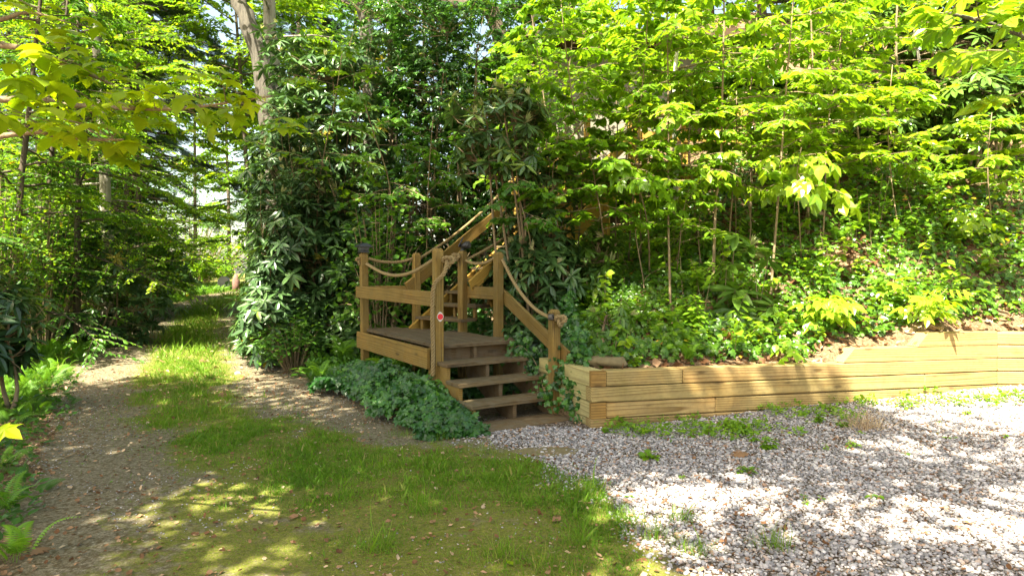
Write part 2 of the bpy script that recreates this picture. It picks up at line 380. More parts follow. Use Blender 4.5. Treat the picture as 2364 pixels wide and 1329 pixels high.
# pebbles: each stone its own colour
m,t,b=nodes('pebble'); MATS['pebble']=m
a=N(t,'ShaderNodeAttribute',attribute_name='var')
r=ramp(t,a.outputs['Fac'],[(0,(.14,.135,.145)),(.25,(.23,.22,.235)),(.5,(.33,.315,.33)),(.70,(.42,.39,.40)),(.86,(.54,.51,.52)),(.90,(.34,.24,.18)),(.94,(.27,.17,.12)),(1,(.62,.59,.60))])
g=N(t,'ShaderNodeNewGeometry'); n=N(t,'ShaderNodeTexNoise',i_Scale=60.,i_Detail=3.); t.links.new(g.outputs['Position'],n.inputs['Vector'])
t.links.new(mixc(t,.5,r.outputs[0],ramp(t,n.outputs[0],[(.3,(.75,.73,.7)),(.7,(1.15,1.15,1.15))]).outputs[0],'MULTIPLY'),b.inputs['Base Color'])
b.inputs['Roughness'].default_value=.8; b.inputs['Specular IOR Level'].default_value=.25

# ------------------------------------------------------------------ where grass, gravel, dirt and litter lie
DRIVE=[(4,3.7),(.6,4.2),(-.25,4.3),(-1.35,4.65),(-2.45,5.6),(-3.6,7.2),(-4.55,9.1),(-6.9,14),(-10.1,21.5),(-12.0,28),(-12.6,36),(-11,50)]
def blob(x,y,cx,cy_,rx,ry): return np.exp(-((x-cx)/rx)**2-((y-cy_)/ry)**2)
def masks(x,y):
    x=np.asarray(x,float); y=np.asarray(y,float)
    bx=np.interp(y,[2,2.9,3.6,4.1,4.7,5.2,5.7,6.2],[1.15,.95,.80,.58,.30,-.12,-.42,-.6])
    n=fbm(x,y,.55,11)-.5
    gravel=sst(-.45,.35,x-bx+n*.9)*sst(6.8,5.8,y-.28*x+.2)
    gravel=np.where(x>.7,np.where(y<wall_y(x)+.1,np.maximum(gravel,sst(1.2,2.0,x)),gravel),gravel)
    dc,s=polydist(x,y,DRIVE)
    centre=1.45*np.exp(-(dc/.56)**2)*sst(1.2,.6,x)
    edge=sst(1.25,1.8,dc+n*.5)
    far=sst(4.8,6.4,y)
    grass=.85*blob(x,y,.38,4.30,.36,.30)+.55*blob(x,y,-.35,4.55,.45,.28)+.7*blob(x,y,.62,3.5,.28,.45)
    grass+=.30*blob(x,y,-1.35,3.9,.6,.35)+.28*blob(x,y,-.7,3.3,.8,.3)+.3*blob(x,y,.2,3.0,.6,.3)+.25*blob(x,y,-1.0,5.2,.5,.3)
    grass+=far*edge*.9*np.where(s>0,1,.8)*sst(.2,-1.2,x)
    n2=fbm(x,y,.45,21)
    grass=grass*(.25+1.5*sst(.28,.62,n2))*(1-.93*gravel)
    grass+=.8*centre*(.55+.7*sst(.3,.6,n2))*(1-.93*gravel)
    grass+=.10*sst(.45,.7,fbm(x,y,.3,25))*(1-gravel)
    moss=np.clip(grass*1.1+.50*sst(6.0,4.0,y)*sst(-3.2,-1.6,x)-.05,0,1)
    le=-.55-.61*y+.5*n
    litter=sst(.25,-.25,x-le)*sst(9,6,y)*np.where(y<6.5,1,.5)+np.where(s<0,sst(1.25,1.7,dc+n*.5)*sst(-.4,-1.2,x),0)
    return gravel,np.clip(grass,0,1.3),moss,np.clip(litter,0,1),dc,s
# ------------------------------------------------------------------ land sheets
def grid_sheet(name, xs, ys, zf, keep, kind='structure'):
    X,Y=np.meshgrid(xs,ys); Z=zf(X,Y); nx,ny=len(xs),len(ys)
    i=np.arange(nx*ny).reshape(ny,nx)
    q=np.stack([i[:-1,:-1],i[:-1,1:],i[1:,1:],i[1:,:-1]],-1).reshape(-1,4)
    xc=X.ravel()[q].mean(1); yc=Y.ravel()[q].mean(1)
    q=q[keep(xc,yc)]
    V=np.stack([X.ravel(),Y.ravel(),Z.ravel()],1)
    used=np.unique(q); mp=np.zeros(len(V),int); mp[used]=np.arange(len(used)); q=mp[q]; V=V[used]
    gv,gs,ms,lt,dc,s=masks(V[:,0],V[:,1])
    hz=hill_z(V[:,0],V[:,1])-ground_z(V[:,0],V[:,1])
    if name=='hillside': lt=np.ones(len(V)); gv*=0; ms*=0
    o=link_mesh(name,V,q.ravel(),np.full(len(q),4),MATS['land'],smooth=True,vattr={'gravel':gv,'moss':ms,'litter':lt})
    return tag(o,kind=kind)
def spread(a,b,c,d,fine,coarse):
    """a..d with fine steps between b and c"""
    l=[]; v=b
    st=fine
    while v>a: st*=1.12; v-=min(st,coarse); l.append(v)
    r=[]; v=c; st=fine
    while v<d: st*=1.12; v+=min(st,coarse); r.append(v)
    return np.array(l[::-1]+list(np.arange(b,c+1e-6,fine))+r)
gx=spread(-150,-7,7,150,.06,8); gy=spread(-60,2,10,260,.06,8)
def drive_keep(x,y):
    d,s=polydist(x,y,DRIVE); return (d<1.5)&(y<60)
def gravel_keep(x,y):
    g_=masks(x,y)[0]; return (g_>.4)&~drive_keep(x,y)
grid_sheet('ground',gx,gy,ground_z,lambda x,y:~drive_keep(x,y)&~gravel_keep(x,y))
grid_sheet('driveway',gx,gy,ground_z,drive_keep)
grid_sheet('gravel_parking_area',gx,gy,ground_z,gravel_keep)
hx=spread(-30,-3,8,60,.09,3); hy=spread(5.2,5.6,9,75,.07,3)
grid_sheet('hillside',hx,hy,hill_z,lambda x,y:np.where(x>.60,y>wall_y(x)+.08,hill_z(x,y)>ground_z(x,y)-.12))

# ------------------------------------------------------------------ leaf templates: (V, faces, per-face shift of the colour number)
class T:
    def __init__(s,V,F,v=None):
        s.V=np.array(V,float); s.idx=np.array([i for f in F for i in f]); s.cnt=np.array([len(f) for f in F])
        s.v=np.zeros(len(F)) if v is None else np.array(v,float)
def join(parts):
    V=[];F=[];v=[];n=0
    for t_,M,o,dv in parts:
        V.append(t_.V@M.T+o); k=0
        for c_,vv in zip(t_.cnt,t_.v):
            F.append([int(i)+n for i in t_.idx[k:k+c_]]); k+=c_; v.append(vv+dv)
        n+=len(t_.V)
    return T(np.vstack(V),F,v)
def frame(d,up):
    y=unit(d); x=unit(np.cross(y,up)); z=np.cross(x,y); return np.stack([x,y,z],1)
def oval(wd=.27,fold=.05,droop=.08,tipw=.5):
    w=wd
    V=[(0,0,0),(-w*.8,.25,fold),(-w,.5,fold*1.2-droop*.25),(-w*tipw,.8,fold*.6-droop*.7),(0,1,-droop),(w*tipw,.8,fold*.6-droop*.7),(w,.5,fold*1.2-droop*.25),(w*.8,.25,fold),(0,.5,-droop*.25),(0,.25,0),(0,.8,-droop*.64)]
    F=[(0,9,1),(1,9,8,2),(2,8,10,3),(3,10,4),(0,7,9),(7,6,8,9),(6,5,10,8),(5,4,10)]
    return T(V,F)
T_OVAL=oval(); T_HEART=oval(.36,.04,.12,.42); T_LONG=oval(.17,.03,.22,.6)
T_FAR=T([(0,0,0),(-.30,.5,.05),(0,1,-.06),(.30,.5,.05)],[(0,3,2),(0,2,1)])
def star(pts,drop=.18,c=(0,.32)):
    V=[(c[0],c[1],0)]+[(x,y,-drop*((x-c[0])**2+(y-c[1])**2)*2.2) for x,y in pts]
    F=[(0,i,i+1) for i in range(1,len(pts))]+[(0,len(pts),1)]
    return T(V,F)
def mirror(h): return h+[(-x,y) for x,y in reversed(h) if abs(x)>1e-6]
T_MAPLE=star(mirror([(0,0),(.22,-.02),(.50,.08),(.30,.22),(.36,.33),(.66,.50),(.40,.52),(.26,.56),(.24,.72),(0,1.05)]),.28)
T_IVY=star(mirror([(0,0),(.26,-.10),(.46,.16),(.28,.30),(.40,.52),(.18,.58),(0,.92)]),.2,(0,.25))
T_OAK=star(mirror([(0,-.02),(.10,.10),(.24,.14),(.20,.26),(.40,.36),(.30,.46),(.42,.62),(.24,.68),(.28,.84),(.12,.9),(0,1.04)]),.1,(0,.45))
def t_fern(n=21,sub=True):
    V=[];F=[]; pr=[]
    for i in range(n+1):
        t=i/n; pr.append((0,t*.93,.34*math.sin(t*2.2)-.25*t*t))
    for i in range(n):
        k=len(V); a,b=pr[i],pr[i+1]; V+= [(-.006,a[1],a[2]),(.006,a[1],a[2]),(.004,b[1],b[2]),(-.004,b[1],b[2])]; F.append((k,k+1,k+2,k+3))
        t=(i+.5)/n
        if t<.12: continue
        L=.22*math.sin(min(1,(t)*1.9+.18)*math.pi*.5)*(1-t)**.62*1.35; wd=.013+.010*(1-t)
        for s in (-1,1):
            k=len(V); y,z=(a[1]+b[1])/2,(a[2]+b[2])/2
            V+=[(0,y-wd*.4,z),(s*L*.45,y+L*.12-wd,z-.01),(s*L,y+L*.32,z-.05*L/.2),(s*L*.45,y+L*.16+wd,z-.01),(0,y+wd*.4,z)]
            F.append((k,k+1,k+2,k+3,k+4) if s>0 else (k+4,k+3,k+2,k+1,k))
    return T(V,F)
T_FERN=t_fern()
def t_hick(n=3,leaf=None,L=.42):
    """compound leaf: pairs of leaflets that hang along a drooping stalk"""
    leaf=leaf or oval(.24,.05,.12,.5); parts=[]
    st=T([(-.008,0,0),(.008,0,0),(.006,.8,-.10),(-.006,.8,-.10)],[(0,1,2,3)]); parts.append((st,np.eye(3),np.zeros(3),.2))
    for i in range(n):
        t=.25+.55*i/max(1,n-1) if n>1 else .6
        for s in (-1,1):
            d=(s*.85,.55,-.35-.2*random.random()); parts.append((leaf,frame(d,(0,.3,1))*(L*(.8+.3*i/n)),np.array([0,t*.95,-.10*t*t]),random.uniform(-.1,.1)))
    parts.append((leaf,frame((0,1,-.45),(0,.3,1))*(L*1.2),np.array([0,.8,-.08]),0))
    return join(parts)
T_HICK=t_hick(3); T_HICK2=t_hick(2,oval(.30,.05,.15,.5),.5)
def t_whorl(n,droop,leaf,spread_=.25):
    parts=[]
    for i in range(n):
        a=i*2.399+random.uniform(-.2,.2); dr=droop+random.uniform(-spread_,spread_)-.35*(i%3==0)
        d=(math.cos(a),math.sin(a),-dr); parts.append((leaf,frame(d,(0,0,1))*random.uniform(.8,1.12),np.array([0,0,-.02*i]),random.uniform(-.22,.22)))
    return join(parts)
TL_RHODO=oval(.145,.035,.10,.62)
WH=[t_whorl(n,d,TL_RHODO) for n,d in ((9,.25),(8,.55),(10,.05),(8,.85),(7,.4),(9,.15))]
def t_candle():
    lf=oval(.10,.04,.05,.5); parts=[]
    for i in range(7):
        a=i*2.399; d=(math.cos(a)*.42,math.sin(a)*.42,1); parts.append((lf,frame(d,(math.cos(a),math.sin(a),.2))*random.uniform(.7,1.1),np.array([0,0,.0]),random.uniform(-.2,.2)))
    return join(parts)
T_CANDLE=t_candle()
def t_spray_needle(n=13):
    V=[];F=[]
    for i in range(n):
        t=i/n; y=t; L=.36*(1-t*.8)+.04
        for s in (-1,1):
            k=len(V); V+=[(0,y-.028,-.10*t*t),(s*L,y+L*.55-.015,-.10*t*t-.10*L),(s*L*.98,y+L*.55+.03,-.10*t*t-.10*L),(0,y+.03,-.10*t*t)]; F.append((k,k+1,k+2,k+3) if s>0 else (k+3,k+2,k+1,k))
    return T(V,F)
T_NEEDLE=t_spray_needle()
def t_flower():
    parts=[]; pet=oval(.30,.08,-.2,.6)
    for k in range(9):
        c=unit(rng.normal(size=3)+np.array([0,0,.8]))*.5
        for i in range(5):
            a=i*1.2566; d=(math.cos(a),math.sin(a),.25); parts.append((pet,frame(d,(0,0,1))*.2,c,random.uniform(-.2,.2)))
    return join(parts)
T_FLOWER=t_flower()
T_BLADE=T([(-.5,0,0),(.5,0,0),(.42,.45,.04),(-.42,.45,.04),(.22,.8,.2),(-.22,.8,.2),(0,1,.4)],[(0,1,2,3),(3,2,4,5),(5,4,6)])
T_LITTER=T([(0,0,0),(-.3,.35,.12),(-.2,.8,.02),(0,1,.12),(.28,.7,.0),(.32,.3,.10),(0,.5,-.05)],[(0,6,1),(1,6,2),(2,6,3),(3,6,4),(4,6,5),(5,6,0)])

def norm(a): return a/(np.linalg.norm(a,axis=-1,keepdims=True)+1e-12)
def place(tm,pos,d,up,size,var,wscale=1.0):
    """many copies of a template as arrays"""
    pos=np.asarray(pos,float); n=len(pos); y=norm(np.broadcast_to(np.asarray(d,float),(n,3))); up=np.broadcast_to(np.asarray(up,float),(n,3))
    x=norm(np.cross(y,up)); z=np.cross(x,y); size=np.broadcast_to(np.asarray(size,float),(n,)); ws=np.broadcast_to(np.asarray(wscale,float),(n,))
    tv=tm.V
    V=pos[:,None,:]+size[:,None,None]*(tv[None,:,0:1]*ws[:,None,None]*x[:,None,:]+tv[None,:,1:2]*y[:,None,:]+tv[None,:,2:3]*z[:,None,:])
    k=len(tv)
    idx=(tm.idx[None,:]+(np.arange(n)*k)[:,None]).ravel(); cnt=np.tile(tm.cnt,n)
    var=np.broadcast_to(np.asarray(var,float),(n,))
    fv=np.where(var[:,None]>.9999,1.,np.clip(var[:,None]+tm.v[None,:],0,.96)).ravel()
    return V.reshape(-1,3),idx,cnt,np.clip(fv,0,1)
class Leaves:
    def __init__(s): s.a=[]; s.n=0
    def add(s,*args,**kw):
        if len(args[1])==0: return
        V,i,c,f=place(*args,**kw); s.a.append((V,i+s.n,c,f)); s.n+=len(V)
    def build(s,name,mat,parent=None,smooth=False):
        if not s.a: return None
        return link_mesh(name,np.vstack([a[0] for a in s.a]),np.concatenate([a[1] for a in s.a]),np.concatenate([a[2] for a in s.a]),MATS[mat],parent,fvar=np.concatenate([a[3] for a in s.a]),smooth=smooth)
def rand_dirs(n,up=0.):
    v=rng.normal(size=(n,3)); v[:,2]+=up; return norm(v)

# ------------------------------------------------------------------ trees, shrubs, plants
def make_branches(path, rads, n, t0, t1, L, rise, droop, twigs, seed=0, aim=None, aimk=0., az=None):
    """limbs off a trunk; gives tubes and the places and headings where leaves sit"""
    rg=np.random.default_rng(seed+1000)
    tubes=[]; P=[];D=[]
    m=len(path)
    for i in range(n):
        t=t0+(t1-t0)*(i+rg.random()*.8)/n; s=t*(m-1); k=min(int(s),m-2); f=s-k
        p=path[k]*(1-f)+path[k+1]*f; r=(rads[k]*(1-f)+rads[k+1]*f)
        a=i*2.399+rg.uniform(-.5,.5) if az is None else rg.uniform(*az)
        h=np.array([math.cos(a),math.sin(a),0])
        if aim is not None: h=unit(h+np.array(aim)*aimk)
        l=L*rg.uniform(.6,1.15)*(1-.55*((t-t0)/(t1-t0+1e-6))**1.6)
        ri=rise+rg.uniform(-.32,.42); q=[p]; hd=unit(h+np.array([0,0,ri])); kk=6
        for j in range(kk):
            hd=unit(hd+np.array([0,0,-droop/kk])+rg.normal(size=3)*.09); q.append(q[-1]+hd*l/kk)
        q=np.array(q); rr=np.linspace(min(r*.55,.006+l*.012),.003,len(q)); tubes.append((q,rr))
        for j in range(twigs):
            tt=.25+.75*(j+rg.random())/twigs; s2=tt*(len(q)-1); k2=min(int(s2),len(q)-2); f2=s2-k2
            b=q[k2]*(1-f2)+q[k2+1]*f2; dr=unit(q[k2+1]-q[k2]); sd=unit(np.cross(dr,[0,0,1]))*(1 if j%2 else -1)
            td=unit(dr*.7+sd*rg.uniform(.5,1.1)+np.array([0,0,rg.uniform(-.25,.15)])); tl=l*rg.uniform(.22,.42)*(1.15-tt*.4)
            e=b+td*tl; mid=b+td*tl*.5+np.array([0,0,.03*tl]); e[2]-=.08*tl
            tubes.append((np.array([b,mid,e]),np.array([.004,.003,.0015])+l*.0008)); P.append((b,mid,e)); D.append(td)
        P.append((q[-3],q[-2],q[-1])); D.append(unit(q[-1]-q[-3]))
    return tubes,P,D
def leaves_on(lv,tm,P,D,per,size,seed,droop=.3,var=(.2,.8),upn=.35,side=.9,odd=0.,heavy=.0):
    rg=np.random.default_rng(seed+77); A=np.array([[a,b,c] for a,b,c in P]); D=np.array(D); n=len(A)
    pp=[];dd=[];uu=[];
    for j in range(per):
        t=(j+rg.random(n))/per; t2=np.clip(t*2,0,1)[:,None]; t3=np.clip(t*2-1,0,1)[:,None]
        p=A[:,0]*(1-t2)+A[:,1]*t2; p=np.where(t[:,None]>.5,A[:,1]*(1-t3)+A[:,2]*t3,p)
        sd=norm(np.cross(D,[0,0,1.]))*(1 if j%2 else -1)*rg.uniform(.5,1.2,(n,1))*side
        d=D*rg.uniform(.3,1,(n,1))+sd; d[:,2]-=droop*rg.uniform(.5,1.5,n); d=d+rg.normal(size=(n,3))*.15
        u=np.array([0,0,1.])+rg.normal(size=(n,3))*upn
        pp.append(p);dd.append(d);uu.append(u)
    pp=np.vstack(pp);dd=np.vstack(dd);uu=np.vstack(uu); N_=len(pp)
    if heavy: pp=pp+rg.normal(size=pp.shape)*heavy
    br=np.tile(rg.uniform(var[0],var[1],n),per)
    v=br+rg.normal(size=N_)*.12
    v=np.clip(v,0,.93); 
    if odd: v=np.where(rg.random(N_)<odd,1.,v)
    lv.add(tm,pp,dd,uu,size*rg.uniform(.65,1.25,N_),v,wscale=rg.uniform(.8,1.15,N_))
def tree(name,cat,label,path,r0,r1,spec,leaf,bark_,group=None,seed=0,extra=None,twig_mat=None,sides=8,crown='crown'):
    path=curve3(path,max(6,int(3*len(path)))); rads=np.linspace(r0,r1,len(path))
    rads[0]*=1.25
    rg=np.random.default_rng(seed); wob=rg.normal(size=path.shape)*r0*.10; wob[0]=0; path=path+wob
    o=root(name,path[0],label,cat,group)
    mb=MB(); tube(mb,path,rads,sides)
    tubes,P,D=make_branches(path,rads,seed=seed,**spec)
    mb.build('trunk',MATS[bark_],o,smooth=True)
    mb2=MB()
    for q,rr in tubes: tube(mb2,q,rr,4,cap=False)
    if tubes: mb2.build('branches',MATS[twig_mat or bark_],o,smooth=True)
    lv=Leaves(); leaves_on(lv,leaf['t'],P,D,leaf['per'],leaf['size'],seed,leaf.get('droop',.3),leaf.get('var',(.2,.8)),leaf.get('upn',.35),leaf.get('side',.9),leaf.get('odd',0.),leaf.get('heavy',0.))
    lv.build(crown,leaf['mat'],o)
    return o
def rhodo(label,base,ctr,rad,n,leafsz,mat='leaf_rhodo',seed=0,group=None,candles=0,stems=9,name='rhododendron',flower=0,tm=None,var=(.2,.75),odd=.01,front=.0,hole=0.):
    """a bush: bent stems from the base, a whorl of leaves on the end of every shoot"""
    rg=np.random.default_rng(seed); base=np.asarray(base,float); ctr=np.asarray(ctr,float); rad=np.asarray(rad,float)
    o=root(name,base,label,'rhododendron' if name=='rhododendron' else 'shrub',group)
    u=rg.normal(size=(n,3)); u[:,2]*=.9; u[:,1]-=front; u=norm(u); rr=rg.uniform(.35,1,(n,1))**.45
    lump=1+.22*np.sin(u[:,0:1]*5+seed)+.18*np.sin(u[:,2:3]*7+seed*2)
    p=ctr+u*rad*rr*lump
    gz=surf_z(p[:,0],p[:,1]); ok=p[:,2]>gz+.08; p=p[ok];u=u[ok]; n=len(p)
    tm=tm or WH
    lv=Leaves(); k=rg.integers(0,len(tm),n); ax=norm(u*np.array([.6,.6,.4])+np.array([0,0,.9])+rg.normal(size=(n,3))*.22)
    side=norm(np.cross(ax,rand_dirs(n)))
    v=rg.uniform(var[0],var[1],n); v=np.where(rg.random(n)<odd,1.,v)
    for j in range(len(tm)):
        mk=k==j
        if mk.any():
            lv.add(tm[j],p[mk],side[mk],ax[mk],leafsz*rg.uniform(.75,1.2,mk.sum()),v[mk])
    lv.build('leaves',mat,o)
    mb=MB(); hubs=[]
    for i in range(stems):
        a=i*2.399; tgt=ctr+np.array([math.cos(a)*rad[0]*.5*rg.random()**.5,math.sin(a)*rad[1]*.5*rg.random()**.5,rad[2]*rg.uniform(-.4,.5)])
        b=base+np.array([math.cos(a)*.18,math.sin(a)*.18,-.05]); b[2]=float(surf_z(b[0],b[1]))-.05
        q=curve3([b,b*.6+tgt*.4+rg.normal(size=3)*.12*rad[0],tgt],7); tube(mb,q,np.linspace(.022+.006*rad[2],.010,7),5,cap=False); hubs.append(q)
    H_=np.vstack([q[2:] for q in hubs])
    for i in rg.permutation(n)[:min(n,160)]:
        h=H_[np.argmin(((H_-p[i])**2).sum(1)+ (H_[:,2]>p[i,2])*.3)]
        mid=(h+p[i])/2+rg.normal(size=3)*.05; mid[2]-=.05
        tube(mb,curve3([h,mid,p[i]],4),np.linspace(.008,.004,4),3,cap=False)
    mb.build('stems',MATS['bark_twig'],o,smooth=True)
    if candles:
        c=Leaves(); top=np.argsort(-(p[:,2]-.6*p[:,1]+rg.normal(size=n)*rad[2]*.45))[:candles]
        c.add(T_CANDLE,p[top]+np.array([0,0,.01]),rand_dirs(len(top)),ax[top]+np.array([0,0,1.5]),leafsz*rg.uniform(.45,.75,len(top)),rg.uniform(.1,.9,len(top)))
        c.build('pale_leaves','leaf_pale',o)
    if flower:
        c=Leaves(); top=np.argsort((p[:,1]+rg.normal(size=n)*rad[2]*.35))[:flower]
        c.add(T_FLOWER,p[top]+np.array([0,0,.04]),rand_dirs(len(top)),ax[top],.11*rg.uniform(.8,1.2,len(top)),rg.uniform(.1,.9,len(top)))
        c.build('blossoms','petal_white',o)
    return o
def fern(label,base,L,n=8,seed=0,mat='leaf_fern',var=(.2,.9),group=None,lean=(0,-.3,0),up=.9):
    rg=np.random.default_rng(seed); o=root('fern',base,label,'fern',group); lv=Leaves()
    a=np.arange(n)*2.399+rg.uniform(0,6); d=np.stack([np.cos(a),np.sin(a),np.full(n,up)],1)+np.array(lean); d[:,2]*=rg.uniform(.5,1.2,n)
    lv.add(T_FERN,np.tile(np.asarray(base,float),(n,1))+rg.normal(size=(n,3))*[.02,.02,0],d,np.array([0,0,1.])+rg.normal(size=(n,3))*.2,L*rg.uniform(.7,1.1,n),rg.uniform(var[0],var[1],n))
    lv.build('fronds',mat,o); return o
def shoot(label,cat,name,base,h,tm,nl,size,mat='leaf_spring',seed=0,lean=(0,0),var=(.4,.9),droop=.25,group=None,stems=1,low=.35,r=.006,spread_=.3):
    """young plant: one or more thin stems with leaves held out along the upper part"""
    rg=np.random.default_rng(seed); base=np.asarray(base,float); o=root(name,base,label,cat,group); mb=MB(); lv=Leaves()
    for s in range(stems):
        b=base+np.array([rg.normal()*.03,rg.normal()*.03,-.03]) if s else base+np.array([0,0,-.03])
        ln=np.array([lean[0],lean[1],0])+rg.normal(size=3)*[spread_*(stems>1),spread_*(stems>1),0]
        q=curve3([b,b+np.array([0,0,h*.5])+ln*h*.3,b+np.array([0,0,h*rg.uniform(.85,1.05)])+ln*h],7)
        tube(mb,q,np.linspace(r,r*.4,7),5)
        t=low+(1-low)*(np.arange(nl)+rg.random(nl)*.5)/nl; s_=t*6; k=np.minimum(s_.astype(int),5); f=(s_-k)[:,None]
        p=q[k]*(1-f)+q[k+1]*f; a=np.arange(nl)*2.399+rg.uniform(0,6)
        d=np.stack([np.cos(a),np.sin(a)*.9-.15,-droop+rg.uniform(-.2,.35,nl)+.7*(t-.6)],1)
        lv.add(tm,p,d,np.array([0,-.15,1.])+rg.normal(size=(nl,3))*.25,size*rg.uniform(.7,1.15,nl)*(1.1-.35*t),rg.uniform(var[0],var[1],nl))
    mb.build('stem',MATS['bark_twig'],o,smooth=True); lv.build('leaves',mat,o); return o
# ------------------------------------------------------------------ the timber stairway
P0=np.array([-.748,6.43]); U2=np.array([-.53,.848]); W2=np.array([.848,.53])
def lo(u,w_,z): p=P0+U2*u+W2*w_; return np.array([p[0],p[1],z])
U3=np.array([*U2,0]); W3=np.array([*W2,0]); Z3=np.array([0,0,1.])
DK=.645
Q0=np.array([-1.24,8.2]); D2=unit(np.array([.64,.77])); E2=np.array([D2[1],-D2[0]])
def up_(t,e,z): p=Q0+D2*t+E2*e; return np.array([p[0],p[1],z])
D3=np.array([*D2,0]); E3=np.array([*E2,0])
st=root('wooden_stairway',lo(0,0,0),'weathered timber stairway with lower landing turning uphill to the house','stairway')
def post(x,y,z0,z1,par=st,ang=None,s=.089,mat='wood_post',lean=(0,0)):
    mb=MB(); a=math.atan2(U2[1],U2[0]) if ang is None else ang
    ux=np.array([math.cos(a),math.sin(a),0]); uy=np.array([-ux[1],ux[0],0]); h=s/2; c=.007
    sec=[(-h+c,-h),(h-c,-h),(h,-h+c),(h,h-c),(h-c,h),(-h+c,h),(-h,h-c),(-h,-h+c)]
    off=rng.uniform(-20,20,3); V=[];G=[]
    tp=z1-.028
    for z,k in ((z0,1),(tp,1),(z1-.006,.72),(z1,.55)):
        f=(z-z0)/(z1-z0)
        for p_,q_ in sec:
            V.append(np.array([x+lean[0]*f,y+lean[1]*f,z])+ux*p_*k+uy*q_*k); G.append((z+off[0],p_*k+.03,q_*k+off[2]*.004))
    F=[]
    for k in range(3):
        for i in range(8): j=(i+1)%8; F.append((k*8+i,k*8+j,k*8+8+j,k*8+8+i))
    F.append(tuple(range(7,-1,-1))); F.append(tuple(range(24,32)))
    mb.add(V,F,G); return mb.build('post',MATS[mat],par)
pFL=lo(-.035,-.0,0)[:2]; pBL=lo(2.08,.0,0)[:2]; pBK=lo(1.86,.60,0)[:2]; pR1=lo(.38,.94,0)[:2]; pR2=np.array([-.595,7.80]); pRR=lo(-.77,.88,0)[:2]
post(*pFL,.05,1.60); post(*pBL,.02,1.60,lean=(-.02,0)); post(*pBK,.02,1.60); post(*pR1,.0,1.585); post(*pR2,.1,1.615,ang=math.atan2(D2[1],D2[0])); post(*pRR,-.05,1.01)
# landing deck: boards run back from the top of the steps
mb=MB(); wd=.138
for i in range(7):
    w0=.005+i*(wd+.005); wc=w0+wd/2
    u1=2.10 if wc<.42 else 2.10-(wc-.42)*2.0
    if wc>.75: u1=1.25
    if wc>.9: u1=.42
    board(mb,lo(.12,wc,DK-.018+.001*(i%2)),lo(u1,wc,DK-.018+.001*(i%2)),wd,.036,up=W3)
mb.build('landing_boards',MATS['wood_tread'],st)
mb=MB(); board(mb,lo(.04,-.067,DK-.10-.038),lo(2.16,-.067,DK-.10-.038),.20,.036,bev=.003); mb.build('rim_joist',MATS['wood_post'],st)
for a_,b_ in (((.10,.05),(.10,.86)),((2.12,.03),(2.12,.5)),((.15,.9),(1.1,.9)),((.14,.3),(1.3,.3)),((.14,.6),(1.3,.6))):
    mb=MB(); board(mb,lo(*a_,DK-.14),lo(*b_,DK-.14),.19,.038); mb.build('joist',MATS['wood_tread'],st)
# lower steps
RUN,RISE=.252,.154
for i in range(5):
    z=DK-i*RISE; mb=MB(); u0=-i*RUN-.035
    tilt=.0 if i<4 else -.012
    for k in range(2):
        uc=u0+.068+k*.141; wl=.94 if i<4 else 1.0
        if i==0 and k==1: continue
        mb=MB(); board(mb,lo(uc,-.03,z-.018),lo(uc,wl-.03,z-.018+tilt),.136,.036,up=U3,bev=.005)
        mb.build('tread',MATS['wood_tread'],st)
poly=[(.16,DK-.04)]
for i in range(5):
    poly.append((-i*RUN,DK-.037-i*RISE-.0)); poly.append((-i*RUN,DK-.037-(i+1)*RISE if i<4 else -.10))
    if i<4: pass
poly+= [(-4*RUN+.20,-.10),(.16,DK-.36)]
for w_ in (-.012,.42,.86):
    mb=MB(); prism(mb,poly,lo(0,w_,0),U3,Z3,W3,.038,gax=U3*(-.85)+Z3*-.5); mb.build('stringer',MATS['wood_post' if w_<.1 else 'wood_tread'],st)  # inner stringers take the dark tread wood to imitate shade under the steps
# rails round the landing
def rail(a,b,wd=.14,th=.038,mat='wood_post',par=st):
    mb=MB(); board(mb,a,b,wd,th,bev=.004); return mb.build('rail',MATS[mat],par)
rail(lo(-.09,-.066,1.105),lo(2.20,-.066,1.105),.145)
rail(np.array([*pBL,1.11])+np.array([.0,.06,0]),np.array([*pBK,1.11])+np.array([.02,.063,0]),.14)
rail(np.array([*pR1,1.12])+(-.052)*E3*0+np.array([.0,.066,0]),np.array([*pR2,1.12])+np.array([.03,.066,0]),.14)
a=np.array([*pR1,1.11])+W3*.066+U3*.03; b=np.array([*pRR,.55])+W3*.066-U3*.12
rail(a,b,.14)
# upper flight: side boards, steps, posts, rails
NS=16; FL=NS*.255; SL=.155/.255
z_at=lambda t: DK+t*SL
def slope_board(name,e,t0,t1,dz,wd,th=.038,mat='wood_flight'):
    mb=MB(); board(mb,up_(t0,e,z_at(t0)+dz),up_(t1,e,z_at(t1)+dz),wd,th,bev=.004); return mb.build(name,MATS[mat],st)
slope_board('stringer',.85,.55,FL,-.10,.29); slope_board('stringer',.0,.0,FL,-.10,.29)
for i in range(NS):
    mb=MB(); z=DK+(i+1)*.155; t=i*.255
    board(mb,up_(t+.14,.024,z-.018),up_(t+.14,.826,z-.018),.276,.036,up=D3,bev=.004)
    mb.build('tread',MATS['wood_tread'],st)
for i in range(NS):
    z=DK+(i+1)*.155; t=i*.255
    for e in (.10,.42,.76): mb=MB(); board(mb,up_(t+.06,e,z-.19),up_(t+.06,e,z-.036),.04,.04,up=D3); mb.build('tread_support',MATS['wood_post'],st)
slope_board('rail',-.064,-.05,FL,.54,.145,mat='wood_post'); slope_board('rail',.914,.08,FL,.50,.145)
